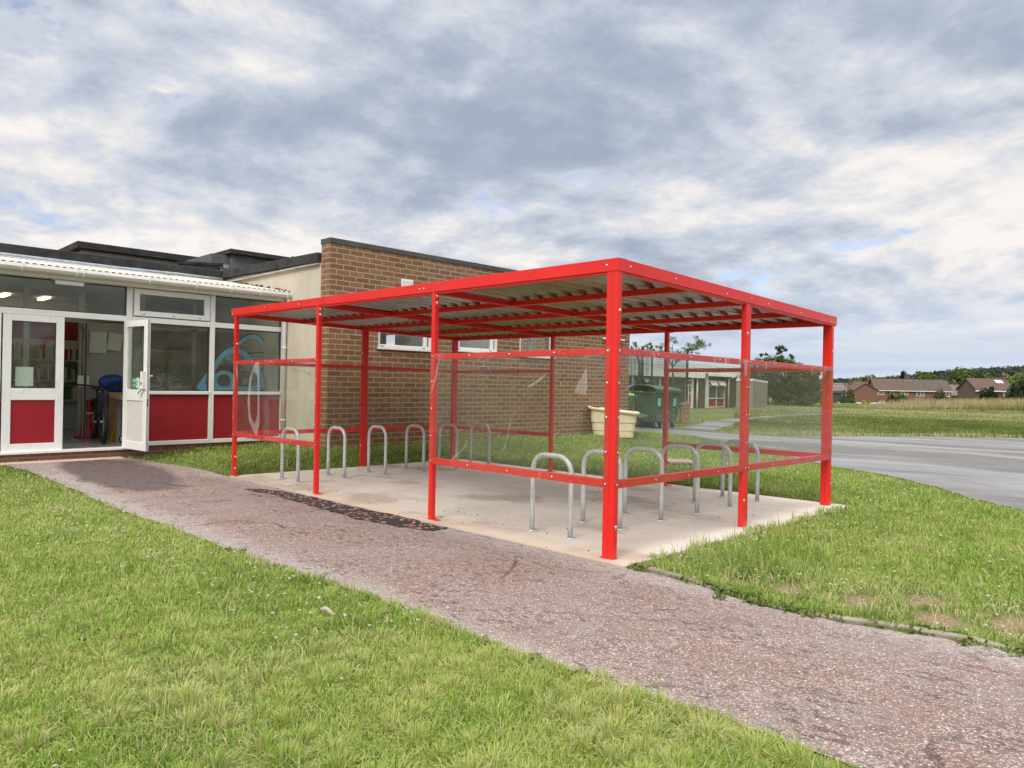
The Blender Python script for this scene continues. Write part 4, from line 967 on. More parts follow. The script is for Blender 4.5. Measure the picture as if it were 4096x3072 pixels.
# rooms behind the glass
b = MB(); b.box(-6, BX - .01, BY + .08, 13.1, .16, .19); P_(b, 'floor', M['lino'])
b = MB(); b.box(-6, BX - .01, BY + .1, 12.9, 2.62, 2.64); P_(b, 'ceiling', M['inceil'])
b = MB(); b.box(-6, BX - .02, 12.9, 13.0, .19, 2.62, 0); b.box(-6, -5.95, BY + .1, 12.9, .19, 2.62, 0); b.box(BX - .02, BX - .004, BY + .1, 12.9, .19, 2.62, 0); b.box(-6, -.3, 12.3, 12.36, 1.86, 2.2, 1); b.box(-6, -.95, 12.80, 12.88, .19, 1.3, 1)
P_(b, 'interior_wall', [M['inwall'], M['inred']])
# inner glazed screen across the lobby
SYY = 10.7
b = MB()
for x0, x1 in ((-1.45, -1.37), (-.66, -.58), (.30, .36), (1.2, 1.26)): b.box(x0, x1, SYY, SYY + .06, .19, 2.62)
b.box(-.58, BX - .03, SYY, SYY + .06, 2.06, 2.12); b.box(-1.37, -.66, SYY, SYY + .06, 2.10, 2.16); b.box(-.58, BX - .03, SYY, SYY + .06, 1.0, 1.06); P_(b, 'inner_screen', M['greydoor'])
b = MB(); b.box(-.58, BX - .03, SYY + .02, SYY + .05, .19, 1.0); b.box(-.58, .30, SYY + .03, SYY + .034, 1.06, 2.06); P_(b, 'screen_panel', M['inwall'])
T5 = Matrix.Translation((-.665, SYY, .2)) @ Matrix.Rotation(rad(-97), 4, 'Z')
b = MB(); w = .62; s = .08
b.box(0, s, 0, .045, 0, 1.86); b.box(w - s, w, 0, .045, 0, 1.86); b.box(s, w - s, 0, .045, 0, .16); b.box(s, w - s, 0, .045, .76, .86); b.box(s, w - s, 0, .045, 1.78, 1.86); b.box(s, w - s, .012, .03, .16, .76); b.xf(T5)
il = P_(b, 'inner_door', M['greydoor'], bevel=.004)
b = MB(); b.box(s, w - s, .018, .024, .86, 1.78); b.xf(T5); P_(b, 'glass', M['glass'], il)
b = MB(); b.box(w, w + .003, .008, .037, 0, 1.86); b.box(w - .11, w - .09, -.03, .07, .93, 1.03); b.xf(T5); P_(b, 'handle', M['alu'], il)
# books and lights deep in the room: shelving seen through the closed leaf
rr_ = random.Random(5); bs = empty('bookshelf', (-2.3, 12.7, .19), 0, 'long shelf unit of books seen through the closed door glass', 'bookshelf'); OBS = (-2.3, 12.7, .19); BM = [M['greydoor'], M['inwall'], simple('book_green', (.05, .11, .04), .7), simple('book_red', (.25, .03, .02), .7), simple('book_tan', (.3, .22, .12), .7)]
b = MB(); b.box(-5.22, -5.2, 12.55, 12.88, .19, 1.85); b.box(.6, .62, 12.55, 12.88, .19, 1.85); b.build('side_panel', M['greydoor'], bs, OBS)
for zs in (.75, 1.12, 1.5):
    b = MB(); b.box(-5.2, .6, 12.55, 12.88, zs - .03, zs, 0); b.build('shelf', BM[0], bs, OBS); b = MB(); x = -5.2
    while x < .55:
        w_ = rr_.uniform(.03, .07); h = rr_.uniform(.2, .3); b.box(x, x + w_ * .94, 12.6, 12.8, zs, zs + h, rr_.choice((1, 1, 2, 3, 4))); x += w_
    b.build('book_row', BM, bs, OBS)
lit = NT('tube_light'); e = lit.n('ShaderNodeEmission'); e.inputs[0].default_value = (1, .86, .66, 1); e.inputs[1].default_value = 6; lit.done(e.outputs[0])
wt = NT('warm_tube_light'); e = wt.n('ShaderNodeEmission'); e.inputs[0].default_value = (1, .72, .45, 1); e.inputs[1].default_value = 3.5; wt.done(e.outputs[0])
for x, y in ((-2.6, 11.2), (-1.5, 12.0), (-.9, 12.0)): b = MB(); b.box(x, x + .09, y, y + .6, 2.585, 2.615); P_(b, 'ceiling_light', bpy.data.materials['warm_tube_light'])
for x in (-3.2, -1.6, -.3, .9): b = MB(); b.box(x, x + .5, 8.42, 8.52, 2.585, 2.615); P_(b, 'ceiling_light', bpy.data.materials['tube_light'])  # unseen glowing strips added above the lobby front to brighten it
# ------------------------------------------------------------------ things in the lobby
ZF = .191
bk = empty('bicycle', (-.66, 9.5, ZF), 0, 'black mountain bicycle parked inside the open doorway', 'bicycle')
OB = (-.66, 9.5, ZF)
fy, ry = (-.74, 8.98), (-.60, 10.02)
def onb(t, z, side=0):
    """a point t along the bicycle from front hub (0) to rear hub (1)"""
    d = Vector((ry[0] - fy[0], ry[1] - fy[1], 0)); nrm = Vector((d.y, -d.x, 0)).normalized()
    return Vector((fy[0], fy[1], ZF)) + d * t + nrm * side + Vector((0, 0, z))
for t in (0, 1):
    b = MB(); ring = []
    dd = (onb(1, 0) - onb(0, 0)).normalized()
    for k in range(32): a = 2 * PI * k / 32; ring.append(onb(t, .33) + dd * (.30 * math.cos(a)) + Vector((0, 0, .30 * math.sin(a))))
    b.tube(ring, .027, 10, 0, True, True); w = b.build('wheel', M['rubber'], bk, OB)
    b = MB(); hub = onb(t, .33)
    for k in range(16): b.tube([hub + dd * .02 * math.cos(k), ring[k * 2]], .0018, 4)
    b.tube([onb(t, .33, -.05), onb(t, .33, .05)], .02, 8); b.build('spokes', M['steel'], w, OB)
b = MB(); bb_ = onb(.56, .30); head = onb(.13, .70); seatt = onb(.68, .66)
for p, q, r in ((head, bb_, .024), (head + Vector((0, 0, .04)), seatt, .02), (seatt, bb_, .018), (bb_, onb(1, .33, .05), .011), (bb_, onb(1, .33, -.05), .011), (seatt, onb(1, .33, .05), .009), (seatt, onb(1, .33, -.05), .009), (seatt, onb(.71, .80), .014), (onb(.115, .78), onb(.08, .62), .022)): b.tube([p, q], r, 10)
for s in (-.05, .05): b.tube([onb(.085, .62, s), onb(0, .33, s)], .016, 8)
b.bar(onb(.085, .62, -.06), onb(.085, .62, .06), .04, .04); b.build('frame', M['blackpaint'], bk, OB)
b = MB(); b.tube([onb(.14, .88, .33), onb(.12, .87, .16), onb(.10, .81, .05), onb(.10, .81, -.05), onb(.12, .87, -.16), onb(.14, .88, -.33)], [.017, .014, .012, .012, .014, .017], 10); b.tube([onb(.10, .80), onb(.115, .76)], .02, 8)
b.tube([onb(.11, .85, .30), onb(.08, .83, .2), onb(.09, .84, .12)], .006, 6); b.tube([onb(.11, .85, -.30), onb(.08, .83, -.2), onb(.09, .84, -.12)], .006, 6); b.tube([onb(.09, .84, -.12), onb(0, .70, -.06), onb(.02, .5, -.03)], .003, 5); b.build('handlebar', M['rubber'], bk, OB)
b = MB(); b.hexa([onb(.60, .80, -.02), onb(.60, .80, .02), onb(.80, .81, .07), onb(.80, .81, -.07)], [onb(.60, .83, -.018), onb(.60, .83, .018), onb(.80, .86, .06), onb(.80, .86, -.06)]); b.build('saddle', M['rubber'], bk, OB, .01)
b = MB(); b.tube([onb(.56, .30, -.07), onb(.56, .30, .07)], .02, 8); b.bar(onb(.56, .30, .075), onb(.66, .16, .075), .02, .014); b.bar(onb(.56, .30, -.075), onb(.46, .44, -.075), .02, .014); b.box(*[v for p in [(0, 0)] for v in ()]) if False else None
b.bar(onb(.64, .16, .08), onb(.68, .16, .17), .05, .02); b.bar(onb(.44, .44, -.08), onb(.48, .44, -.17), .05, .02); b.build('crank', M['steel'], bk, OB)
b = MB(); b.hexa([onb(.02, .47, -.07), onb(.02, .47, .07), onb(.09, .50, .07), onb(.09, .50, -.07)], [onb(.04, .77, -.085), onb(.04, .77, .085), onb(.10, .77, .085), onb(.10, .77, -.085)]); b.build('front_bag', simple('navy_bag', (.012, .018, .035), .6), bk, OB, .02)
b = MB(); p = onb(.3, .42, .10); b.bar(p, p + Vector((-.02, .05, .16)), .035, .02); b.build('reflector_strap', simple('lime_strap', (.5, .5, .06), .6), bk, OB)

cn = empty('traffic_cone', (-.62, 10.25, ZF), 0, 'tall dull red traffic cone between inner door and bicycle', 'traffic cone')
b = MB(); b.lathe([(.135, .035), (.125, .05), (.045, .60), (.04, .62), (0, .62)], (0, 0, 0), 24); b.build('cone_body', M['conered'], cn)
b = MB(); b.box(-.17, .17, -.17, .17, 0, .035); b.build('base', M['conered'], cn, bevel=.012)
tag(MB().hexa([(-.5, 10.0, ZF), (-.1, 9.95, ZF), (-.08, 10.35, ZF), (-.48, 10.4, ZF)], [(-.5, 10.0, .86), (-.1, 9.95, .86), (-.08, 10.35, .86), (-.48, 10.4, .86)]).build('cardboard_box', M['card'], bevel=.004), 'large brown cardboard box behind the bicycle', 'box')
b = MB(); b.hexa([(-.51, 9.97, .861), (-.09, 9.93, .861), (-.08, 10.3, .861), (-.48, 10.35, .861)], [(-.51, 9.97, .945), (-.09, 9.93, .945), (-.08, 10.3, .945), (-.48, 10.35, .945)])
tag(b.build('wooden_tray', simple('pale_wood', (.5, .3, .15), .6, 0, .15, 4), bevel=.003), 'shallow pale wooden tray on top of the cardboard box', 'tray')
def blob(name, c, r, m, seed, n=3, amp=.25, par=None, off=(0, 0, 0)):
    bm = bmesh.new(); bmesh.ops.create_icosphere(bm, subdivisions=n, radius=1)
    rr_ = random.Random(seed); ks = [(Vector((rr_.uniform(-1, 1), rr_.uniform(-1, 1), rr_.uniform(-1, 1))) * 4, rr_.uniform(0, 6)) for _ in range(7)]
    for v in bm.verts:
        d = sum(math.sin(v.co.dot(k) + ph) for k, ph in ks) / 7
        v.co = Vector((v.co.x * r[0], v.co.y * r[1], v.co.z * r[2])) * (1 + amp * d * 1.6) + Vector(c)
    me = bpy.data.meshes.new(name); bm.to_mesh(me); bm.free(); me.materials.append(m); me.polygons.foreach_set('use_smooth', [True] * len(me.polygons))
    o = bpy.data.objects.new(name, me); C.objects.link(o)
    if par: o.parent = par
    return o
tag(blob('plastic_bag', (-.27, 10.08, 1.08), (.22, .16, .145), M['bagblue'], 4, 4, .35), 'bulging blue plastic bag on the wooden tray', 'bag')
sg = empty('no_parking_sign', (-.34, 9.35, ZF), rad(12), 'yellow folding no-parking floor sign half hidden by the open door', 'sign')
for s in (1, -1):
    b = MB(); y0, y1 = s * .13, s * .025; b.hexa([(-.15, y0, 0), (.15, y0, 0), (.15, y0 + .02, 0), (-.15, y0 + .02, 0)], [(-.075, y1, .52), (.075, y1, .52), (.075, y1 + .02, .52), (-.075, y1 + .02, .52)]); pn = b.build('board', M['yellow'], sg, bevel=.01)
    if s < 0:
        b = MB()
        def disc(r, z0, m, e):
            n = 28; b.add([(r * math.cos(2 * PI * k / n), -.1305 + (z0 + r * math.sin(2 * PI * k / n)) * .105 / .52 - e, z0 + r * math.sin(2 * PI * k / n)) for k in range(n)], [tuple(range(n))], m)
        disc(.075, .27, 1, .004); disc(.060, .27, 0, .006)
        b.add([(u, -.1305 + (.27 + w) * .105 / .52 - .008, .27 + w) for u, w in ((-.05, .038), (-.038, .05), (.05, -.038), (.038, -.05))], [(0, 1, 2, 3)], 1)
        b.build('no_parking_disc', [M['signblue'], M['signred']], pn)
sk = empty('push_scooter', (-.44, 9.02, ZF), rad(10), 'low black scooter with a white wheel beside the open door', 'scooter')
for x in (-.02, .42):
    b = MB(); ring = [(x + .05 * math.cos(2 * PI * k / 20), 0, .062 + .05 * math.sin(2 * PI * k / 20)) for k in range(20)]; b.tube(ring, .012, 8, 0, True, True); w = b.build('wheel', M['rubber'], sk)
    b = MB(); ring = [(x + .030 * math.cos(2 * PI * k / 20), 0, .062 + .030 * math.sin(2 * PI * k / 20)) for k in range(20)]; b.tube(ring, .012, 8, 0, True, True); b.tube([(x, -.02, .062), (x, .02, .062)], .012, 8)
    for k in range(3): a = k * 2.1; b.bar((x, 0, .062), (x + .03 * math.cos(a), 0, .062 + .03 * math.sin(a)), .012, .01)
    b.build('white_rim', M['white'], w)
b = MB(); b.box(.05, .36, -.06, .06, .06, .09); b.build('deck', M['blackpaint'], sk, bevel=.008)
def sheet(name, c, w, h, rot, label, m=None, tilt=0):
    b = MB(); n = 6
    for i in range(n + 1):
        for s in (0, 1): b.v.append((w * (s - .5), .002 * math.sin(i * .8 + s), h * (i / n - .5)))
    for i in range(n): b.f.append((2 * i, 2 * i + 1, 2 * i + 3, 2 * i + 2)); b.m.append(0); b.smooth.append(False)
    o = b.build(name, m or M['paper']); o.location = c; o.rotation_euler = (0, tilt, rot); sd_ = o.modifiers.new('thick', 'SOLIDIFY'); sd_.thickness = .0008
    return tag(o, label, 'notice')
sheet('paper_notice', (-1.88, BY + .045, 1.185), .20, .255, 0, 'pale paper notice stuck low inside the left door glass')
sheet('paper_notice', (-.38, SYY - .012, 1.78), .26, .36, 0, 'larger laminated sheet pinned on the screen behind the lobby', None, .02)
sheet('paper_notice', (-.12, SYY - .012, 1.80), .22, .30, 0, 'smaller tilted laminated sheet pinned beside the larger one', None, .12)
sheet('paper_notice', (-.735, 10.12, 1.12), .16, .19, rad(-10), 'white sheet fixed at handle height on the inner door')
# games kit stacked behind the right-hand windows
def ringpts(c, rx_, ry_, u, v, n=40, a0=0, a1=2 * PI):
    return [Vector(c) + Vector(u) * (rx_ * math.cos(a0 + (a1 - a0) * k / n)) + Vector(v) * (ry_ * math.sin(a0 + (a1 - a0) * k / n)) for k in range(n)]
for c, tiltv, lab, seed in (((.20, 8.98, 1.22), (.12, .94, .30), 'dark blue netball hoop resting higher behind the middle window', 1), ((-.10, 9.05, 1.08), (-.2, .9, .2), 'dark blue netball hoop lying lower, left behind the middle window', 2)):
    hp = empty('netball_hoop', c, 0, lab, 'hoop', 'hoops behind the middle window')
    u, v = Vector((1, 0, -.22 if seed == 1 else .1)).normalized(), Vector(tiltv).normalized()
    ring = ringpts((0, 0, 0), .21, .20, u, v); b = MB(); b.tube(ring, .013, 8, 0, True, True); b.bar(ring[0], ring[0] + Vector((.10, .05, .04)), .05, .02); b.build('ring', M['hoopblue'], hp)
    b = MB()
    for k in range(0, 40, 3):
        p = ring[k]; q = Vector((p.x * .5 + .03 * math.sin(k), p.y * .5, -.17 - .03 * math.cos(k * 2.1))); b.tube([p, (p + q) / 2 + Vector((0, 0, -.03)), q], .0032, 4)
        q2 = Vector((ring[(k + 5) % 40].x * .7, ring[(k + 5) % 40].y * .7, -.09)); b.tube([p, q2], .0028, 4)
    b.build('net', M['cord'], hp)
b = MB(); b.box(.10, .145, 8.86, 8.90, .95, 1.49); b.tube([(.16, 8.88, 1.455), (.19, 8.87, 1.455)], .018, 10); tag(b.build('maroon_post', M['post_maroon'], bevel=.004), 'short dark maroon square post standing behind the middle window', 'post')
def goal(name, pts, y, label, band, target=False):
    """a pop-up goal: a blue fabric hoop over a net, standing on a shelf"""
    root = empty(name, (1.2, y, 1.0), 0, label, 'pop-up goal', 'pop-up goals behind the right-hand window'); O = (1.2, y, 1.0)
    P = [Vector((x, y, z)) for x, z in pts]; c = sum(P, Vector()) / len(P)
    for _ in range(2):   # smooth the outline
        Q = []
        for i in range(len(P)): a, d = P[i], P[(i + 1) % len(P)]; Q += [a * .75 + d * .25, a * .25 + d * .75]
        P = Q
    I = [c + (p - c) * (1 - band) for p in P]; n = len(P); b = MB()
    b.add([tuple(p) for p in P] + [tuple(p) for p in I], [(i, (i + 1) % n, n + (i + 1) % n, n + i) for i in range(n)]); o = b.build('fabric_band', M['goalblue'], root, O); m_ = o.modifiers.new('t', 'SOLIDIFY'); m_.thickness = .008
    b = MB(); b.tube(P, .009, 6, 0, True, True); b.build('rim', M['rubber'], root, O)
    # net: level and upright cords clipped to the outline
    b = MB(); xs_ = [p.x for p in I]; zs_ = [p.z for p in I]
    def cuts(val, ax_):
        out = []
        for i in range(n):
            a, d = I[i], I[(i + 1) % n]; fa, fd = (a.x, d.x) if ax_ == 0 else (a.z, d.z)
            if (fa - val) * (fd - val) < 0: t = (val - fa) / (fd - fa); out.append(a + (d - a) * t)
        return sorted(out, key=lambda p: (p.z if ax_ == 0 else p.x))
    for ax_, vs in ((0, np.arange(min(xs_) + .03, max(xs_), .055)), (1, np.arange(min(zs_) + .03, max(zs_), .055))):
        for val in vs:
            cc = cuts(val, ax_)
            if len(cc) >= 2:
                a, d = cc[0], cc[-1]; m = (a + d) / 2 + Vector((.012 * math.sin(val * 40), .05, -.025)); b.tube([a, a * .6 + m * .4, m, m * .4 + d * .6, d], .0022, 4)
    b.build('net', M['cord'], root, O)
    return root, P, c
g1, _, _ = goal('popup_goal', [(1.02, 1.58), (1.20, 1.77), (1.40, 1.95), (1.58, 2.0), (1.74, 1.92), (1.83, 1.72), (1.82, 1.5), (1.70, 1.36), (1.5, 1.3), (1.2, 1.36)], 8.95, 'smaller sky blue pop-up goal, upper right behind the window', .22)
b = MB(); b.bar((1.25, 8.945, 1.63), (1.82, 8.945, 1.68), .012, .03); b.build('strap', M['rubber'], g1, (1.2, 8.95, 1.0))
g2, _, _ = goal('popup_goal', [(.50, 1.0), (.62, 1.18), (.82, 1.46), (.96, 1.66), (1.12, 1.75), (1.30, 1.71), (1.46, 1.58), (1.62, 1.40), (1.70, 1.20), (1.72, 1.0), (1.1, .985)], 8.80, 'larger sky blue pop-up goal with a dark target, lower behind the windows', .23)
b = MB(); n = 48
def disc2(rx_, rz_, e, mi, c=(1.10, 1.20)):
    b.add([(c[0] + rx_ * math.cos(2 * PI * k / n), 8.805 - e, c[1] + rz_ * math.sin(2 * PI * k / n)) for k in range(n)], [tuple(range(n))], mi)
b.add([(x, 8.804, z) for x, z in ((.80, 1.03), (.80, 1.25), (.9, 1.40), (1.06, 1.50), (1.25, 1.46), (1.42, 1.32), (1.52, 1.15), (1.54, 1.03))], [tuple(range(8))], 0)
disc2(.185, .17, .003, 1, (1.0, 1.17)); disc2(.115, .105, .005, 0, (1.0, 1.17))
for body, x, z, s, r in (('crane', .80, 1.27, .075, 52), ('100', 1.33, 1.09, .075, 50), ('50', 1.26, 1.36, .06, -40)):
    vs, fs, w = text_geo(body, s); c_, s_ = math.cos(rad(r)), math.sin(rad(r)); b.add([(x + v[0] * c_ - v[2] * s_, 8.798, z + v[0] * s_ + v[2] * c_) for v in vs], fs, 2)
b.build('target_sheet', [M['targetgrey'], M['goalblue'], M['cord']], g2, (1.2, 8.80, 1.0))
b = MB(); b.box(-.55, 1.7, 8.6, 9.25, .86, .90); b.box(-.5, -.45, 8.65, 8.7, .19, .86); b.box(1.6, 1.65, 8.65, 8.7, .19, .86); b.box(-.5, -.45, 9.15, 9.2, .19, .86); b.box(1.6, 1.65, 9.15, 9.2, .19, .86)
tag(b.build('store_table', M['greydoor']), 'plain grey table holding games kit behind the red panels', 'table')

# ------------------------------------------------------------------ by the end of the brick wall
tb = empty('cream_tub', (8.42, 6.40, .12), rad(-50), 'cream stepped plastic tub standing open by the brick wall', 'tub')
b = MB(); L, W = .49, .30
def ringbox(l, w, z, r=.1, n=6):
    out = []
    for cx, cy, a0 in ((l - r, w - r, 0), (-l + r, w - r, PI / 2), (-l + r, -w + r, PI), (l - r, -w + r, 1.5 * PI)):
        for k in range(n): a = a0 + PI / 2 * k / (n - 1); out.append((cx + r * math.cos(a), cy + r * math.sin(a), z))
    return out
lev = [(.42, .27, 0), (.43, .28, .14), (.445, .29, .145), (.455, .30, .31), (.472, .315, .315), (.485, .325, .49), (.54, .37, .495), (.545, .375, .53), (.525, .36, .545), (.465, .31, .535), (.45, .295, .30), (.40, .25, .05)]
rings = [ringbox(l, w, z) for l, w, z in lev]; n = len(rings[0]); b.v = [p for r_ in rings for p in r_]
for i in range(len(rings) - 1):
    for k in range(n): a = i * n + k; b.f.append((a, i * n + (k + 1) % n, (i + 1) * n + (k + 1) % n, (i + 1) * n + k)); b.m.append(0); b.smooth.append(False)
b.f.append(tuple(range(n))[::-1]); b.m.append(0); b.smooth.append(False); b.f.append(tuple(range((len(rings) - 1) * n, len(rings) * n))); b.m.append(0); b.smooth.append(False)
# one end is raised to a lip
b.v = [(x, y, z + (.10 * max(0, -x + .1) / .6 if z > .4 else 0)) for x, y, z in b.v]
b.build('tub_body', M['tub'], tb, bevel=.006)
o = sheet('paper_sheet', (8.74, 5.92, .585), .22, .30, rad(-50), 'loose pale blue-white sheet poking over the rim of the cream tub'); o.rotation_euler = (rad(78), rad(14), rad(-20))

wb = empty('wheeled_bin', (15.38, 9.66, float(g(15.4, 9.7))), rad(-4), 'large dark green four-wheeled bin with lid ajar and turquoise stickers', 'bin')
# local axes: x along the long front face, y away from the viewer
b = MB(); lv = [(-.56, .56, -.02, .62, .20), (-.62, .62, -.06, .70, .50), (-.64, .64, -.08, .73, .95), (-.66, .66, -.10, .75, 1.10), (-.70, .70, -.14, .79, 1.105), (-.70, .70, -.14, .79, 1.15), (-.63, .63, -.07, .72, 1.15), (-.60, .60, -.04, .69, 1.0)]
for x0, x1, y0, y1, z in lv: b.v += [(x0, y0, z), (x1, y0, z), (x1, y1, z), (x0, y1, z)]
for i in range(len(lv) - 1):
    for k in range(4): b.f.append((i * 4 + k, i * 4 + (k + 1) % 4, i * 4 + 4 + (k + 1) % 4, i * 4 + 4 + k)); b.m.append(0); b.smooth.append(False)
b.f.append((3, 2, 1, 0)); b.m.append(0); b.smooth.append(False); b.f.append(tuple(len(lv) * 4 - 4 + k for k in range(4))); b.m.append(0); b.smooth.append(False)
b.box(-.5, .5, -.075, -.03, .22, .46)
for x in (-.45, -.25, .15, .4): b.box(x, x + .03, -.105, -.06, .62, 1.08)
body = b.build('bin_body', M['bin'], wb, bevel=.015)
b = MB(); pr = [(-.20, 1.145), (-.16, 1.19), (0, 1.25), (.3, 1.31), (.55, 1.32), (.78, 1.26), (.84, 1.19)]
pr2 = pr + [(y, z - .025) for y, z in reversed(pr)]; b.prism(pr2, 'x', -.74, .60)
for x in (-.5, -.05, .35): b.prism([(-.1, 1.225), (.3, 1.335), (.6, 1.345), (.7, 1.30), (.3, 1.305), (0, 1.245)], 'x', x, x + .06)
b.xf(Matrix.Translation((0, .79, 1.19)) @ Matrix.Rotation(rad(-4), 4, 'X') @ Matrix.Rotation(rad(2.5), 4, 'Y') @ Matrix.Translation((0, -.79, -1.19))); b.build('bin_lid', M['bin'], wb, bevel=.01)
for x, lab in ((-.50, 1), (.28, 2)):
    b = MB(); st = len(b.v); b.box(x, x + .155, -.108, -.1055, .70, .96, 0); b.hexa([(x, -.104, .70), (x + .155, -.104, .70), (x + .155, -.095, .70), (x, -.095, .70)], [(x, -.106, .96), (x + .155, -.106, .96), (x + .155, -.097, .96), (x, -.097, .96)], 0)
    for k in range(4): b.box(x + .03, x + .03 + (.09, .05, .1, .07)[k], -.1095, -.1085, .74 + k * .03, .752 + k * .03, 1)
    b.box(x + .045, x + .11, -.1095, -.1085, .87, .925, 1); b.build('sticker', [M['cyan'], simple('sticker_pale', (.2, .55, .48), .5)], body)
for x, y in ((-.62, -.10), (-.14, -.13)):
    b = MB(); b.tube([(x - .09, y - .005, 1.10), (x - .09, y - .055, 1.06), (x + .09, y - .055, 1.06), (x + .09, y - .005, 1.10)], .016, 8); b.build('handle', M['bin'], body)
for x in (-.47, .47):
    for y in (.06, .55):
        b = MB(); ring = [(x + .075 * math.cos(2 * PI * k / 24), y, .10 + .075 * math.sin(2 * PI * k / 24)) for k in range(24)]; b.tube(ring, .025, 8, 0, True, True); b.tube([(x, y - .03, .10), (x, y + .03, .10)], .05, 16); w = b.build('castor', M['rubber'], wb)
        b = MB(); b.bar((x, y - .04, .10), (x + .05, y - .03, .21), .04, .008, 0, (0, 1, 0)); b.bar((x, y + .04, .10), (x + .05, y + .03, .21), .04, .008, 0, (0, 1, 0)); b.box(x - .03, x + .09, y - .05, y + .05, .195, .21); b.build('castor_fork', M['steel'], w)
sb = empty('small_wheeled_bin', (14.1, 10.36, float(g(14.1, 10.36))), rad(-30), 'bright green upright bin with pale lid squeezed beside the large bin', 'bin')
b = MB(); b.hexa([(-.20, -.22, .03), (.20, -.22, .03), (.20, .22, .03), (-.20, .22, .03)], [(-.26, -.28, 1.02), (.26, -.28, 1.02), (.26, .28, 1.02), (-.26, .28, 1.02)]); b.build('bin_body', M['binlite'], sb, bevel=.03)
b = MB(); b.hexa([(-.285, -.31, 1.02), (.285, -.31, 1.02), (.285, .31, 1.02), (-.285, .31, 1.02)], [(-.27, -.29, 1.075), (.27, -.29, 1.075), (.27, .31, 1.10), (-.27, .31, 1.10)]); b.build('bin_lid', M['binrim'], sb, bevel=.015)
gb = empty('grit_bin', (15.35, 11.2, float(g(15.3, 11.2))), rad(-40), 'yellow bin with blue top just visible past the brick wall', 'bin')
b = MB(); b.hexa([(-.45, -.3, 0), (.45, -.3, 0), (.45, .3, 0), (-.45, .3, 0)], [(-.55, -.36, 1.2), (.55, -.36, 1.2), (.55, .36, 1.2), (-.55, .36, 1.2)]); b.build('bin_body', M['yellow'], gb, bevel=.04)
b = MB(); b.hexa([(-.6, -.42, 1.2), (.6, -.42, 1.2), (.6, .42, 1.2), (-.6, .42, 1.2)], [(-.5, -.34, 1.30), (.5, -.34, 1.30), (.5, .34, 1.36), (-.5, .34, 1.36)]); b.build('bin_lid', simple('bin_blue', (.05, .10, .32), .4), gb, bevel=.03)
tag(blob('refuse_bag', (15.62, 10.55, 1.34), (.13, .13, .14), simple('black_bag_plastic', (.01, .01, .012), .3, 0, .2, 8, .4, 20), 9, 4, .4), 'crumpled black refuse bag on the bin behind the fence post', 'bag')
b = MB(); b.box(15.5, 15.8, 10.4, 10.72, -.1, 1.22); tag(b.build('store_crate', M['bin'], bevel=.02), 'dark green crate holding up the black refuse bag', 'crate')
pw = empty('brick_pier', (18.38, 10.74, float(g(18.4, 10.7))), rad(-44.8), 'low brown brick pier with a stone cap behind the green bin', 'pier')
b = MB(); b.box(-.14, .14, 0, .35, -.1, .68); b.build('pier_bricks', M['brick'], pw)
b = MB(); b.box(-.17, .17, -.03, .38, .6805, .75); b.box(.02, .10, .1, .22, .751, .82); b.build('cap', M['kerb'], pw, bevel=.012)
# mesh fence
fe = empty('mesh_fence', (15.6, 10.69, float(g(15.6, 10.7))), 0, 'tall dark green welded mesh fence behind the bins', 'fence')
OFE = (15.6, 10.69, 0)
fp = [((14.0, 10.2), 2.40), ((15.59, 10.69), 2.60), ((17.25, 10.87), 2.62), ((18.83, 11.0), 2.66)]
for i, ((x, y), h) in enumerate(fp):
    if i == 0: continue
    b = MB(); b.box(x - .032, x + .032, y - .032, y + .032, -.12, h); b.box(x - .036, x + .036, y - .036, y + .036, h, h + .03); b.build('fence_post', M['fencegreen'], fe, OFE, .006)
    b = MB()
    for z in (1.35, 2.2): b.box(x - .036, x + .036, y - .036, y + .036, z, z + .05)
    b.build('fence_clamp', M['steel'], fe, OFE)
for i in range(len(fp) - 1):
    (x0, y0), h0 = fp[i]; (x1, y1), h1 = fp[i + 1]; b = MB(); hh = min(h0, h1) - .04 if i else 2.38; Lg = math.hypot(x1 - x0, y1 - y0); u = ((x1 - x0) / Lg, (y1 - y0) / Lg)
    for k in range(int(Lg / .055) + 1): s = k * .055; b.bar((x0 + u[0] * s, y0 + u[1] * s, -.05), (x0 + u[0] * s, y0 + u[1] * s, hh), .006, .006)
    for z in list(np.arange(.05, hh - .35, .2)) + list(np.arange(hh - .32, hh + .01, .055)): b.bar((x0, y0, z), (x1, y1, z), .007, .007)
    b.build('mesh_panel', M['fencegreen'], fe, OFE)
fe2 = empty('rear_mesh_fence', (20.5, 13.6, float(g(20, 13))), 0, 'second green mesh fence standing further back behind the bins', 'fence'); OFE = (20.5, 13.6, 0)
fp = [((18.8, 14.4), 2.72), ((21.29, 14.19), 2.76)]
for i, ((x, y), h) in enumerate(fp):
    b = MB(); b.box(x - .03, x + .03, y - .03, y + .03, -.12, h); b.build('fence_post', M['fencegreen'], fe2, OFE, .006)
for i in range(1):
    (x0, y0), h0 = fp[i]; (x1, y1), h1 = fp[i + 1]; b = MB(); Lg = math.hypot(x1 - x0, y1 - y0); u = ((x1 - x0) / Lg, (y1 - y0) / Lg)
    for k in range(int(Lg / .06) + 1): s = k * .06; b.bar((x0 + u[0] * s, y0 + u[1] * s, -.05), (x0 + u[0] * s, y0 + u[1] * s, h0 - .1), .006, .006)
    for z in np.arange(.05, h0 - .1, .2): b.bar((x0, y0, z), (x1, y1, z), .007, .007)
    b.build('mesh_panel', M['fencegreen'], fe2, OFE)

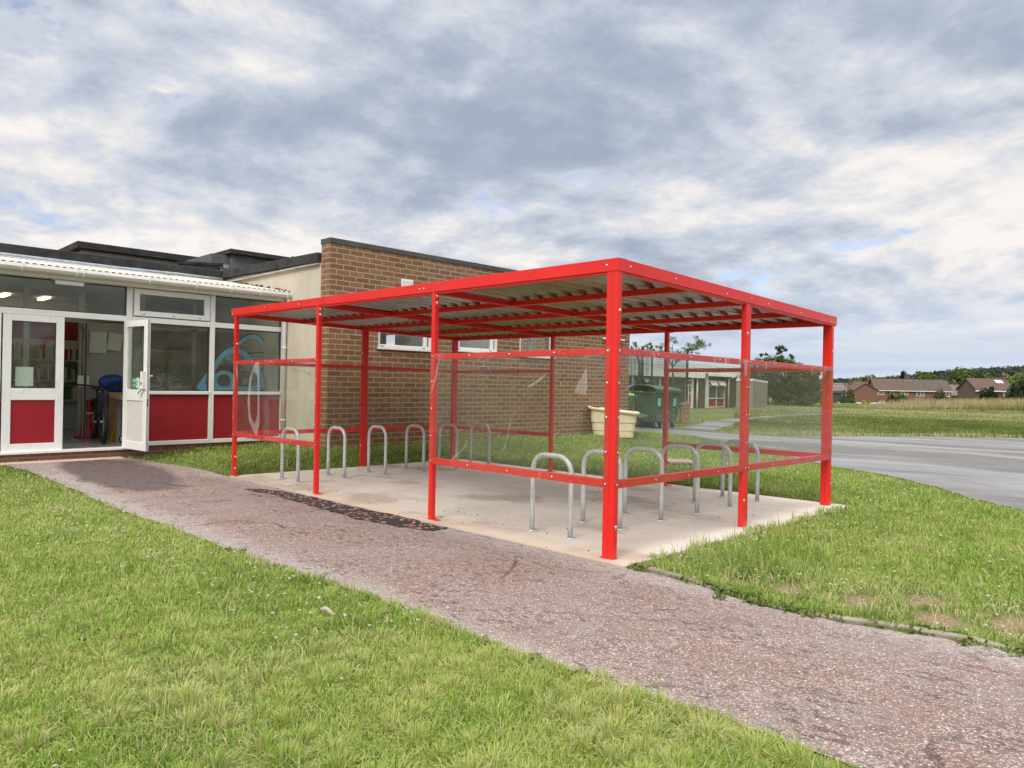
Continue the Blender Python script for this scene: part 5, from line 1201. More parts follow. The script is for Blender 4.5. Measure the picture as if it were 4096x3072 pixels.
# ------------------------------------------------------------------ white clad annexe and store beyond the yard
AX = math.atan2(.483, 6.614)
an = empty('clad_annexe', (35.754, 20.969, -.05), AX, 'low white clad school block with red panelled doors beyond the yard', 'school block')
def LB(fn, name, m, par=an, bevel=0): b = MB(); fn(b); return b.build(name, m, par, (0, 0, 0), bevel)
LB(lambda b: (b.box(-12, -7.2, .0, 5, -.2, 1.95), b.box(-4.12, -1.0, 0, 5, -.2, 1.95), b.box(.55, 1.72, .0, 5, -.2, 2.2), b.box(4.74, 6.62, 0, 5, -.2, 2.2), b.box(-7.2, -4.12, 0, 5, -.2, 1.2), b.box(-7.2, -4.12, .3, 5, 1.2, 1.95), b.box(-1, .55, .3, 5, -.2, 2.1), b.box(1.72, 4.74, .3, 5, -.2, 2.2)), 'wall', M['brickdark'])
LB(lambda b: (b.box(-12, 6.75, -.25, 5.2, 2.16, 2.78), b.box(-12, 1.15, -.28, -.02, 1.85, 2.158), b.box(1.70, 5.8, -.30, -.02, 2.0, 2.158)), 'white_cladding', M['clad'])
LB(lambda b: [b.box(-12, 6.78, -.262, -.2505, z, z + .012) for z in np.arange(2.26, 2.75, .11)], 'cladding_joint', M['soffit'])
def awin(x0, x1, z0, z1, rows, name='window'):
    f = .07; b = MB(); b.box(x0, x0 + f, -.02, .1, z0, z1); b.box(x1 - f, x1, -.02, .1, z0, z1); b.box(x0 + f, x1 - f, -.02, .1, z1 - f, z1); b.box(x0 + f, x1 - f, -.02, .1, z0, z0 + f)
    for z in rows: b.box(x0 + f, x1 - f, -.015, .1, z, z + f)
    xm = (x0 + x1) / 2; b.box(xm - f / 2, xm + f / 2, -.012, .1, z0 + f, rows[-1]); w = b.build(name, M['farwhite'], an)
    b = MB(); b.box(x0 + f, x1 - f, .04, .05, rows[0] + f, z1 - f); b.build('glass', M['farglass'], w)
    b = MB(); b.box(x0 + f, x1 - f, .035, .06, z0 + f, rows[0]); b.build('red_panel', simple('far_red_panel', (.33, .03, .03), .5), w)
    return w
w2 = awin(2.15, 4.66, -.05, 1.72, (.52, 1.34))
b = MB()
for x in (2.28, 3.5):
    b.hexa([(x, -.20, 1.42), (x + 1.0, -.20, 1.42), (x + 1.0, -.17, 1.42), (x, -.17, 1.42)], [(x, -.06, 1.66), (x + 1.0, -.06, 1.66), (x + 1.0, -.03, 1.66), (x, -.03, 1.66)])
    b.hexa([(x, -.21, 1.40), (x + 1.0, -.21, 1.40), (x + 1.0, -.17, 1.40), (x, -.17, 1.40)], [(x, -.21, 1.45), (x + 1.0, -.21, 1.45), (x + 1.0, -.17, 1.45), (x, -.17, 1.45)])
b.build('open_vent', M['farwhite'], w2)
awin(-1.0, -.12, -.05, 1.72, (.85, 1.35))
LB(lambda b: b.box(1.72, 2.14, -.04, .1, -.2, 2.0), 'white_column', M['farwhite']); LB(lambda b: b.box(-.12, .04, -.04, .1, -.2, 1.92), 'white_column', M['farwhite'])
LB(lambda b: b.tube([(5.05, -.1, -.1), (5.05, -.1, 1.9), (5.4, -.3, 2.0)], .06, 8), 'drainpipe', M['farwhite']); LB(lambda b: b.tube([(.40, -.1, -.1), (.40, -.1, 1.9)], .06, 8), 'drainpipe', M['farwhite'])
LB(lambda b: (b.box(-7.2, -4.12, .05, .1, 1.2, 1.95),), 'dark_window', M['farglass'])
LB(lambda b: (b.box(-7.25, -7.05, -.03, .04, 1.2, 1.95), b.box(-4.2, -4.05, -.03, .04, 1.2, 1.95)), 'window_frame', M['farwhite'])
sh = empty('pebbledash_store', (39.38, 18.78, 0), 0, 'grey pebbledashed store with a white roof edge in front of the hedge', 'shed')
OS = (39.38, 18.78, 0)
ca, cb_, cc_ = Vector((38.62, 19.53, 0)), Vector((39.38, 18.78, 0)), Vector((42.9, 19.5, 0)); cd_ = ca + (cc_ - cb_)
b = MB(); b.hexa([p + Vector((0, 0, -.1)) for p in (ca, cb_, cc_, cd_)], [p + Vector((0, 0, z)) for p, z in ((ca, 1.67), (cb_, 1.68), (cc_, 1.58), (cd_, 1.58))]); b.build('store_wall', M['pebble'], sh, OS)
ex = .07; cen = (ca + cc_) / 2; E_ = [cen + (p - cen) * 1.03 for p in (ca, cb_, cc_, cd_)]
b = MB(); b.hexa([p + Vector((0, 0, z)) for p, z in zip(E_, (1.672, 1.682, 1.583, 1.583))], [p + Vector((0, 0, z)) for p, z in zip(E_, (1.80, 1.83, 1.72, 1.72))]); b.build('roof_edge', M['farwhite'], sh, OS)

# ------------------------------------------------------------------ houses down the slope
def house(name, loc, rz, label): return empty(name, loc, rz, label, 'house', 'houses below the field')
def hwin(par, x0, x1, z0, z1, y=-.0, mid=(.5,), slots=True):
    b = MB(); f = .09; b.box(x0, x0 + f, y - .04, y + .06, z0, z1); b.box(x1 - f, x1, y - .04, y + .06, z0, z1); b.box(x0 + f, x1 - f, y - .04, y + .06, z0, z0 + f); b.box(x0 + f, x1 - f, y - .04, y + .06, z1 - f, z1)
    for t in mid: xm = x0 + (x1 - x0) * t; b.box(xm - .035, xm + .035, y - .035, y + .06, z0 + f, z1 - f)
    if slots: b.box(x0 + f, x1 - f, y - .03, y + .06, z1 - .38, z1 - .32)
    w = b.build('window', M['farwhite'], par)
    b = MB(); b.box(x0 + f, x1 - f, y - .005, y + .02, z0 + f, z1 - f); b.build('pane', M['farglass'], w); return w
def gable_roof(par, x0, x1, y0, y1, ze, zr, mat, th=.18, name='roof'):
    ym = (y0 + y1) / 2; b = MB(); e = .3; k = (zr - ze) / (ym - y0)
    for s, ya in ((1, y0), (-1, y1)):
        yo = ya - s * e; zo = ze - e * k
        b.hexa([(x0, yo, zo), (x1, yo, zo), (x1, ym, zr), (x0, ym, zr)], [(x0, yo, zo + th), (x1, yo, zo + th), (x1, ym, zr + th), (x0, ym, zr + th)])
    return b.build(name, mat, par)
def chimney(par, x, y, z0, z1, w=.7, pots=2, mat=None):
    b = MB(); b.box(x - w / 2, x + w / 2, y - .3, y + .3, z0, z1); b.box(x - w / 2 - .06, x + w / 2 + .06, y - .36, y + .36, z1, z1 + .1); c = b.build('chimney', mat or M['brickdark'], par)
    b = MB()
    for k in range(pots): b.tube([(x - .15 + .3 * k, y, z1 + .1), (x - .15 + .3 * k, y, z1 + .55)], [.12, .09], 10)
    b.build('chimney_pot', simple('clay_pot', (.3, .14, .09), .8), c); return c
hs = house('semi_detached_house', (147.9, 47.8, 0), rad(-57), 'wide brown brick house pair with white windows, nearest the shelter post')
b = MB(); b.box(.45, 14.0, 0, 6.5, -4.3, 1.45); b.prism([(0, 1.45), (6.5, 1.45), (3.25, 3.45)], 'x', .45, .7); b.prism([(0, 1.45), (6.5, 1.45), (3.25, 3.45)], 'x', 13.75, 14.0); b.build('wall', M['brickfar'], hs)
gable_roof(hs, .2, 7.05, 0, 6.5, 1.45, 3.5, M['tileR']); gable_roof(hs, 7.06, 14.25, 0, 6.5, 1.45, 3.48, M['tileG'], .16)
b = MB(); b.box(.3, 14.2, -.42, -.30, 1.20, 1.34); b.build('gutter', M['farwhite'], hs)
for x0, x1, z0, z1, mid in ((.75, 1.95, .42, 1.15, ()), (3.1, 3.75, .38, 1.15, ()), (5.1, 6.3, .45, 1.18, (.5,)), (7.8, 9.2, .30, 1.18, (.55,)), (11.2, 11.8, .30, 1.18, ()), (13.0, 13.7, .32, 1.18, ())): hwin(hs, x0, x1, z0, z1, -.01, mid)
b = MB(); b.box(.9, 2.6, -1.2, -.02, -2.0, -.72); b.build('porch', M['farwhite'], hs); b = MB(); b.box(.8, 2.75, -1.3, 0, -.718, -.62); b.build('porch_roof', M['tileO'], hs)
b = MB(); b.box(1.75, 2.5, -1.23, -1.205, -1.7, -.80); b.box(1.05, 1.5, -1.23, -1.205, -1.1, -.85); b.build('porch_glass', M['farglass'], hs)
for x, r, top_ in ((2.75, .09, [(2.75, .4, 2.0)]), (11.95, .08, [(11.95, .4, 1.95)]), (.35, .06, [])): b = MB(); b.tube([(x, -.1, -3), (x, -.1, 1.2)] + top_, r, 8); b.build('soil_pipe', M['alu'], hs)
ch = chimney(hs, 7.05, 3.25, 3.0, 4.55, .85, 1); b = MB(); b.tube([(7.0, 3.25, 4.6), (7.0, 3.25, 5.7)], .025, 6); b.bar((6.7, 3.25, 5.6), (7.3, 3.25, 5.6), .03, .03); b.bar((6.8, 3.25, 5.45), (7.2, 3.25, 5.45), .03, .03); b.build('aerial', M['steel'], ch); b = MB(); b.box(6.3, 7.75, 2.6, 3.2, 3.10, 3.48); b.build('chimney_flashing', M['lead'], ch)
gh = house('gable_house', (126.4, 43.7, 0), rad(-44.8), 'red brick gable end house left of the brown brick pair')
b = MB(); b.box(0, 3.95, 0, 8, -4.3, 1.2); b.prism([(0, 1.2), (3.95, 1.2), (1.78, 2.36)], 'y', 0, 8); b.build('wall', M['brickfar'], gh)
b = MB()
for (xa, za, xb, zb) in ((-.15, 1.16, 1.78, 2.40), (4.15, 1.12, 1.78, 2.40)):
    b.hexa([(xa, -.15, za), (xb, -.15, zb), (xb, 8.2, zb), (xa, 8.2, za)], [(xa, -.15, za + .13), (xb, -.15, zb + .13), (xb, 8.2, zb + .13), (xa, 8.2, za + .13)])
b.build('roof', M['tileG'], gh); chimney(gh, 1.4, 4.5, 2.0, 2.75, .6, 1, M['brickfar'])
gh2 = house('rear_brick_house', (150.5, 51.6, 0), rad(-50), 'dark roofed house with a wide chimney peeping over the gable house')
b = MB(); b.box(0, 5, 0, 6, -4.3, 1.3); b.prism([(0, 1.3), (6, 1.3), (3, 2.8)], 'x', 0, 5); b.build('wall', M['brickfar'], gh2); gable_roof(gh2, -.2, 5.2, 0, 6, 1.3, 2.85, M['tileG']); chimney(gh2, 3.2, 3, 2.4, 3.35, 1.5, 1)
rh = house('orange_roof_house', (231.2, 87.6, 0), rad(-44.8), 'distant house with a bright orange-red roof far left of the others')
b = MB(); b.box(0, 3.2, 0, 6, -5, 1.4); b.build('wall', M['brickfar'], rh)
b = MB(); b.hexa([(-.3, -.3, 1.35), (3.5, -.3, 1.3), (3.5, 6.3, 1.3), (-.3, 6.3, 1.35)], [(1.0, 2.5, 2.95), (1.5, 2.5, 2.95), (1.5, 3.5, 2.95), (1.0, 3.5, 2.95)]); b.build('roof', M['tileO'], rh)
lh = house('grey_roof_house', (100.5, 36.3, 0), rad(-44.8), 'small grey roofed house behind the far mesh fence')
b = MB(); b.box(-3, 1.0, 0, 5, -4.3, .95); b.build('wall', M['brickdark'], lh); gable_roof(lh, -3.2, 1.2, 0, 5, .95, 2.05, M['tileD']); hwin(lh, .1, .75, .0, .75, -.02, ())
mh = house('long_low_house', (177.9, 42.0, 0), rad(-44.8), 'low house with a dull grey-brown roof between two taller ones')
b = MB(); b.box(.3, 7, 0, 7, -4, 1.1); b.build('wall', M['farwhite'], mh); gable_roof(mh, 0, 7.6, 0, 7, 1.15, 2.75, M['tileD']); chimney(mh, 3.4, 3.5, 2.4, 3.35, .75, 2)
for x in (4.9, 5.9): b = MB(); b.box(x, x + .43, 1.2, 1.7, 1.98, 2.28); b.build('rooflight', M['farwhite'], mh)
gg = house('brown_gable_house', (160.4, 35.6, 0), rad(-44.8), 'low brown gable end in front of the long low house')
b = MB(); b.box(0, 4.0, 0, 6, -4, .45); b.prism([(0, .45), (4.0, .45), (2.5, 1.85)], 'y', 0, 6); b.build('wall', M['brickfar'], gg)
b = MB()
for xa, xb in ((-.1, 2.5), (4.2, 2.5)): b.hexa([(xa, -.15, .42), (xb, -.15, 1.88), (xb, 6, 1.88), (xa, 6, .42)], [(xa, -.15, .55), (xb, -.15, 2.0), (xb, 6, 2.0), (xa, 6, .55)])
b.build('roof', M['tileD'], gg)
th = house('bungalow', (135.4, 27.75, 0), rad(-50), 'brown tiled bungalow with one large rooflight at the right edge')
b = MB(); b.box(.3, 6.3, 0, 6, -4, 1.7); b.prism([(0, 1.7), (6, 1.7), (3, 3.5)], 'x', .3, .5); b.build('wall', M['brickdark'], th); gable_roof(th, .1, 6.5, 0, 6, 1.75, 3.5, M['tileR'])
b = MB(); b.box(.0, 6.4, -.42, -.28, 1.42, 1.60); b.build('gutter', M['farwhite'], th); hwin(th, 4.6, 5.5, .7, 1.4, -.02)
b = MB(); b.hexa([(4.35, 1.55, 2.83), (5.5, 1.55, 2.83), (5.5, 2.4, 3.32), (4.35, 2.4, 3.32)], [(4.35, 1.50, 2.93), (5.5, 1.50, 2.93), (5.5, 2.35, 3.42), (4.35, 2.35, 3.42)]); b.build('rooflight', simple('pale_rooflight', (.5, .52, .55), .2), th)
chimney(th, 6.35, 3.2, 3.2, 4.1, .6, 2)

# ------------------------------------------------------------------ trees and shrubs
def leaf_quads(cen, radii, counts, size, flat=.0, aspect=.55, shell=.55):
    """leaf clumps: cen (k,3), radii (k,3); returns quads and a tint for each"""
    V, T = [], []
    for c, r, n in zip(cen, radii, counts):
        d = rng.normal(size=(n, 3)); d /= np.linalg.norm(d, axis=1)[:, None]
        rr_ = rng.random(n) ** shell
        p = np.array(c) + d * rr_[:, None] * np.array(r)
        nrm = d * .6 + rng.normal(size=(n, 3)) * .7; nrm[:, 2] += .35; nrm /= np.linalg.norm(nrm, axis=1)[:, None]
        a = np.cross(nrm, rng.normal(size=(n, 3))); a /= np.linalg.norm(a, axis=1)[:, None]; b_ = np.cross(nrm, a)
        s = size * (.6 + .8 * rng.random(n))[:, None]
        q = np.stack([p - a * s, p - b_ * s * aspect, p + a * s, p + b_ * s * aspect], 1)
        V.append(q); T.append(np.clip(rng.random() * .5 + rng.random(n) * .5, 0, 1))
    return np.concatenate(V), np.concatenate(T)
def crown(name, cen, rad_, nclump, per, size, mat, parent, flat_base=.35, lump=.3):
    cs, rs, ct = [], [], []
    for _ in range(nclump):
        d = rng.normal(size=3); d /= np.linalg.norm(d)
        if d[2] < -flat_base: d[2] = -flat_base * rng.random()
        k = rng.random() ** .4
        cs.append(np.array(cen) + d * np.array(rad_) * k * .82); r = lump * (.6 + .8 * rng.random()); rs.append(np.array(rad_) * r); ct.append(int(per * (.5 + rng.random())))
    v, t = leaf_quads(cs, rs, ct, size)
    return raw_mesh(name, v, 4, mat, t, None, False, parent)
def tree(name, base, h, r, mat, label, cat='tree', group=None, size=.3, nclump=36, per=120, trunk=.25, lift=.45, zsq=.55):
    """base (x, y, z), h total height, r crown radius"""
    root = empty(name, base, 0, label, cat, group); b = MB()
    b.tube([(0, 0, -.2), (.05 * r, 0, h * .25), (.02 * r, .05 * r, h * .5), (0, 0, h * .75)], [trunk, trunk * .8, trunk * .55, trunk * .2], 10)
    for k in range(5):
        a = k * 1.3 + .4; z = h * (.3 + .08 * k); b.tube([(0, 0, z), (math.cos(a) * r * .3, math.sin(a) * r * .3, z + h * .12), (math.cos(a) * r * .6, math.sin(a) * r * .6, z + h * .2)], [trunk * .4, trunk * .25, trunk * .1], 7)
    b.build('trunk', M['bark'], root)
    crown('crown', (0, 0, h * (1 - zsq / 2) - h * .02), (r, r, h * zsq / 2), nclump, per, size, mat, root)
    return root
M['hedge'] = leafmat('hedge_leaves', [(0, (.03, .055, .02)), (.5, (.07, .105, .034)), (1, (.16, .19, .065))], .3)
# hedge-like tree beyond the store
ht = empty('spreading_tree', (49.0, 21.0, 0), 0, 'broad dark green tree behind the pebbledashed store', 'tree')
b = MB(); b.tube([(0, 0, -.2), (.1, 0, 1.0), (0, .1, 2.4)], [.16, .12, .05], 10); b.tube([(0, 0, .6), (.6, -.6, 1.8)], [.08, .03], 7); b.tube([(0, 0, .6), (-.8, .6, 1.8)], [.08, .03], 7); b.build('trunk', M['bark'], ht)
cs, rs, ct = [], [], []
prof = [(-2.9, 2.6), (-2.3, 3.35), (-1.7, 3.55), (-.9, 3.6), (-.4, 3.75), (.2, 3.5), (.9, 3.2), (1.6, 3.05), (2.2, 2.5), (2.7, 1.9)]
for _ in range(300):
    s = rng.uniform(-2.9, 2.7); zt = np.interp(s, [p[0] for p in prof], [p[1] for p in prof]); z = zt * rng.random() ** .85; dpt = rng.normal() * .7
    cs.append((s * .71 + dpt * .7, -s * .704 + dpt * .71, max(.15, z - .12))); rr_ = rng.uniform(.18, .42); rs.append((rr_, rr_, rr_ * .8)); ct.append(int(rng.uniform(90, 190)))
for s, z in ((-.62, 3.9), (-.55, 4.15), (-.5, 4.35), (-.72, 4.3), (-.35, 4.4), (-.2, 4.3), (-.4, 4.05), (-1.9, 3.75), (-1.5, 3.8), (.35, 3.75), (.5, 3.6), (-.05, 4.15)): cs.append((s * .71, -s * .704, z)); rs.append((.17, .17, .13)); ct.append(55)
v, t_ = leaf_quads(cs, rs, ct, .075); raw_mesh('crown', v, 4, M['hedge'], t_, None, False, ht)
# feathery tree behind the fence, and one by the wall
ft = empty('feathery_tree', (24.2, 14.9, -.1), 0, 'feathery light green tree leaning out over the mesh fence', 'tree'); b = MB(); limbs = [((0, 0, 0), (-.1, .1, 2.2)), ((-.1, .1, 2.2), (.0, -.55, 2.95)), ((.0, -.55, 2.95), (.30, -.95, 3.3)), ((.0, -.55, 2.95), (.5, -1.25, 3.2)), ((.0, -.55, 2.95), (.05, -.85, 2.9)), ((-.1, .1, 2.2), (-.45, -.1, 3.2)), ((-.1, .1, 2.2), (-.3, .5, 3.0))]
cs, rs, ct = [], [], []
for p, q in limbs:
    p, q = Vector(p), Vector(q); r0_ = .09 if p.z < 1 else .03; b.tube([p, (p + q) / 2 + Vector((.03, 0, .05)), q], [r0_, r0_ * .7, r0_ * .35], 7)
    if p.z > 1.5:
        for k in range(9):
            t = rng.uniform(.35, 1.15); c = p + (q - p) * t; cs.append((c.x + rng.normal() * .12, c.y + rng.normal() * .12, c.z + rng.normal() * .09 + .08)); rs.append((.16, .16, .10)); ct.append(42)
b.build('trunk', M['bark'], ft); v, t_ = leaf_quads(cs, rs, ct, .042, 0, .3); raw_mesh('crown', v, 4, M['leaflight'], t_, None, False, ft)
lt = empty('leafy_tree', (22.7, 15.8, -.1), 0, 'sparse leafy treetop just clear of the end of the brick wall', 'tree'); b = MB(); b.tube([(0, 0, 0), (0, 0, 2.2), (-.2, .1, 3.0)], [.08, .05, .02], 7); b.tube([(0, 0, 2.2), (.2, -.3, 3.1)], [.03, .012], 6); b.tube([(0, 0, 2.4), (-.3, .2, 2.95)], [.03, .012], 6); b.build('trunk', M['bark'], lt)
cs = [(-.35 + .1 * k, .2 - .12 * k, 3.0 + .12 * math.sin(k * 1.9)) for k in range(9)] + [(.2, -.35, 3.2), (.25, -.4, 3.12), (-.3, .1, 3.22), (0, 0, 2.9), (.1, .1, 2.7), (-.2, 0, 2.7)]; v, t_ = leaf_quads(cs, [(.12, .12, .1)] * len(cs), [26] * len(cs), .05, 0, .6); raw_mesh('crown', v, 4, M['leaflight'], t_, None, False, lt)
gz = lambda x, y: float(g(x, y))
tree('round_tree', (185.0, 49.0, gz(185, 49)), 10.5, 3.6, M['leaf'], 'rounded green tree rising behind the right half of the brown pair', group='trees among the houses', size=.27, nclump=60, per=110)
tree('tall_tree', (192.6, 41.6, gz(192, 41)), 11.7, 4.4, M['leaf'], 'tallest broad green tree, between the brown pair and the bungalow', group='trees among the houses', size=.28, nclump=90, per=120, zsq=.7)
tree('side_tree', (197.5, 37.9, gz(197, 38)), 9.6, 2.6, M['leaf'], 'shorter green tree joined to the right flank of the tallest one', group='trees among the houses', size=.28, nclump=40, per=110, zsq=.7)
tree('pale_tree', (200.4, 34.0, gz(200, 34)), 10.8, 3.4, M['leaflight'], 'lighter green tree standing up behind the bungalow chimney', group='trees among the houses', size=.27, nclump=60, per=110)
tree('wide_tree', (176.2, 58.0, gz(176, 58)), 9.1, 3.3, M['leaflight'], 'wide pale green tree above the brick gable house', group='trees among the houses', size=.27, nclump=60, per=110, zsq=.5)
tree('dark_tree', (173.0, 61.0, gz(173, 61)), 8.0, 1.9, M['leafdark'], 'dark green tree left of the pale wide one', group='trees among the houses', size=.25, nclump=44, per=110, zsq=.75)
tree('low_yellow_tree', (190.0, 45.4, gz(190, 45)), 7.6, 1.8, M['leaflight'], 'low yellowish tree left of the tallest tree', group='trees among the houses', size=.26, nclump=30, per=90, zsq=.6)
tree('corner_tree', (176.2, 65.4, gz(176, 65)), 7.6, 2.2, M['leaf'], 'mid green tree at the far left behind the orange roof', group='trees among the houses', size=.25, nclump=30, per=90, zsq=.6)
tree('conifer', (420, 124, gz(420, 124)), 13.5, 1.9, M['leafdark'], 'lone pointed conifer on the skyline above the roof ridge', group=None, size=.5, nclump=40, per=60, zsq=.9)
def shrub(name, x, y, z0, h, r, mat, label, n=26, per=110, size=.13, stems=3):
    root = empty(name, (x, y, z0), 0, label, 'shrub', 'shrubs along the edge of the field'); b = MB()
    for k in range(stems): a = k * 2.1; b.tube([(0, 0, -.1), (math.cos(a) * r * .3, math.sin(a) * r * .3, h * .5), (math.cos(a) * r * .5, math.sin(a) * r * .5, h * .8)], [.05, .035, .015], 6)
    b.build('stems', M['bark'], root); crown('foliage', (0, 0, h * .52), (r, r, h * .5), n, per, size, mat, root, .9, .34); return root
def fz(x, y, d=0): return gz(x, y) - d
shrub('leaning_shrub', 98.5, 29.15, fz(98.5, 29.15), .95 - fz(98.5, 29.15), .62, M['leafbrown'], 'dark leaning shrub in front of the brown pair', 30)
shrub('open_shrub', 99.6, 28.1, fz(99.6, 28.1), .95 - fz(99.6, 28.1), .85, M['leaf'], 'open grey-green shrub right of the leaning one', 34)
shrub('brown_shrub', 103.2, 24.5, fz(103.2, 24.5), 1.6 - fz(103.2, 24.5), .95, M['leafbrown'], 'brownish shrub against the right end of the brown pair', 34)
shrub('dark_shrub', 107.6, 20.1, fz(107.6, 20.1), 2.15 - fz(107.6, 20.1), 1.25, M['leafdark'], 'dense dark shrub in front of the bungalow', 44, 130)
shrub('corner_shrub', 111.0, 16.9, fz(111, 16.9), 3.1 - fz(111, 16.9), 2.0, M['leafdark'], 'largest dark shrub at the right edge by the bungalow', 70, 140)
shrub('russet_shrub', 94.8, 32.9, fz(94.8, 32.9), 1.25 - fz(94.8, 32.9), .82, M['leafbrown'], 'russet rounded shrub beside the far mesh fence', 36)
shrub('yellow_shrub', 96.3, 31.35, fz(96.3, 31.35), -.02 - fz(96.3, 31.35), .75, M['leafyellow'], 'low bright yellow-green shrub before the brick gable house', 24)
shrub('fence_shrub', 78.5, 27.4, fz(78.5, 27.4), .7 - fz(78.5, 27.4), .7, M['leaf'], 'grey-green shrub growing through the far mesh fence', 24)
gw = MB(); gw.box(0, 6.5, 0, .2, -3.5, -.36); gwo = gw.build('garden_wall', M['farwhite']); gwo.location = (94.0, 34.2, 0); gwo.rotation_euler = (0, 0, rad(-44)); tag(gwo, 'pale garden wall below the brick gable house', 'wall')
ff = empty('far_mesh_fence', (73.5, 25.77, -.1), rad(-44.8), 'dark green mesh fence end far across the field', 'fence')
for x in (0, -3.0):
    b = MB(); b.box(x - .06, x + .06, -.06, .06, -.6, 1.36); b.build('fence_post', M['fencegreen'], ff)
b = MB()
for k in range(60): b.bar((-3 + k * .05, 0, -.4), (-3 + k * .05, 0, 1.34), .014, .014)
for z in np.arange(-.4, 1.36, .1): b.bar((-3, 0, z), (0, 0, z), .014, .014)
b.build('mesh_panel', M['fencegreen'], ff)
# wooded hill: one mass of crowns
V, T = [], []
for _ in range(1500):
    a = rad(rng.uniform(3, 27)); r = rng.uniform(430, 790); x = CAM[0] + r * math.cos(a); y = CAM[1] + r * math.sin(a)
    z = float(g(x, y)); R_ = rng.uniform(2.2, 5.2); cs = (x, y, z + 1.6 + rng.uniform(0, 1.2)); n = 80
    v, t_ = leaf_quads([cs], [(R_, R_, R_ * .62)], [n], .75, 0, .75, .25); V.append(v); T.append(np.clip(t_ * .5 + rng.random() * .5, 0, 1))
tag(raw_mesh('woodland', np.concatenate(V), 4, M['wood'], np.concatenate(T)), 'dark wooded hillside closing the view behind the houses', 'wood', None, 'stuff')
V, T = [], []
for _ in range(420):
    a = rad(rng.uniform(8, 24)); r = rng.uniform(215, 420); x = CAM[0] + r * math.cos(a); y = CAM[1] + r * math.sin(a)
    z = float(g(x, y)); R_ = rng.uniform(1.4, 3.0); v, t_ = leaf_quads([(x, y, z + R_ * .8)], [(R_, R_, R_ * .9)], [70], .42, 0, .75, .3); V.append(v); T.append(np.clip(t_ * .6 + rng.random() * .4, 0, 1))
tag(raw_mesh('distant_hedges', np.concatenate(V), 4, M['leaf'], np.concatenate(T)), 'mixed garden trees and hedges filling the valley behind the houses', 'hedges', None, 'stuff')

# ------------------------------------------------------------------ grass
def inpoly(x, y, poly):
    inside = np.zeros(len(x), bool); n = len(poly); j = n - 1
    for i in range(n):
        xi, yi = poly[i]; xj, yj = poly[j]
        c = ((yi > y) != (yj > y)) & (x < (xj - xi) * (y - yi) / (yj - yi + 1e-12) + xi); inside ^= c; j = i
    return inside
def lawn_mask(x, y):
    path = (x > PL(y) + .012 + (vnoise(x, y, .11) - .5) * .07) & (x < PR(y) + .02 + (vnoise(x, y, .13) - .5) * .11) & (y < 8.2)
    slab = (x > -.2) & (x < SX1 - .01) & (y > SY0 + (vnoise(x, y, .3) - .3) * .22 * (x > .3)) & (y < SY1 - .02)
    bld = ((y > BY - .02)) & (x < BX + .2) | ((y > YB - .01) & (x > BX - .02) & (x < XE + .02)) | ((x > 15.2) & (x < 16) & (y > 10.3) & (y < 10.9))
    step = (x > -2.6) & (x < -.72) & (y > BY - .45)
    pav = (abs((x - 6.4) * .66 - (y - 3.45) * .75) < .30) & (abs((x - 6.4) * .75 + (y - 3.45) * .66) < .27)
    m = ~(path | slab | bld | step | pav)
    near_ = (x > 2) & (x < 65)
    k = np.where(m & near_)[0]
    if len(k): m[k] &= ~inpoly(x[k], y[k], TAR) & ~inpoly(x[k], y[k], PATH2)
    return m
BARE = [(.26, -1.12, .17, .14), (.34, -1.5, .26, .14), (.30, -1.92, .22, .2), (.16, -.85, .10, .14), (.62, -1.75, .2, .14), (.5, -2.2, .3, .14)]
def bare(x, y):
    w = np.zeros(len(x))
    for cx, cy, a, b_ in BARE: w = np.maximum(w, 1 - np.clip(np.hypot((x - cx) / a, (y - cy) / b_), 0, 1.4) / 1.4)
    return w
def blades(x, y, z, h, wd, lean, az, curl, tint):
    """curved blades of five points: arrays of length n -> two polygons a blade"""
    n = len(x); base = np.stack([x, y, z], -1); dirv = np.stack([np.cos(az), np.sin(az), np.zeros(n)], -1)
    side = np.stack([-np.sin(az + curl), np.cos(az + curl), np.zeros(n)], -1)
    up = np.array([0, 0, 1.0]); L = h[:, None]; ln = lean[:, None]
    mid = base + (up * np.cos(ln * .55) + dirv * np.sin(ln * .55)) * L * .52
    tip = mid + (up * np.cos(ln * 1.35) + dirv * np.sin(ln * 1.35)) * L * .52
    w = wd[:, None] / 2
    q1 = np.stack([base - side * w, base + side * w, mid + side * w * .85, mid - side * w * .85], 1)
    q2 = np.stack([mid - side * w * .85, mid + side * w * .85, tip + side * w * .12, tip - side * w * .12], 1)
    return np.concatenate([q1, q2]), np.concatenate([tint, tint])
def polar(n, r0_, r1_, a0, a1, pw=0):
    a = np.radians(rng.uniform(a0, a1, n)); r = r0_ * (r1_ / r0_) ** rng.random(n)
    return CAM[0] + r * np.cos(a), CAM[1] + r * np.sin(a), r
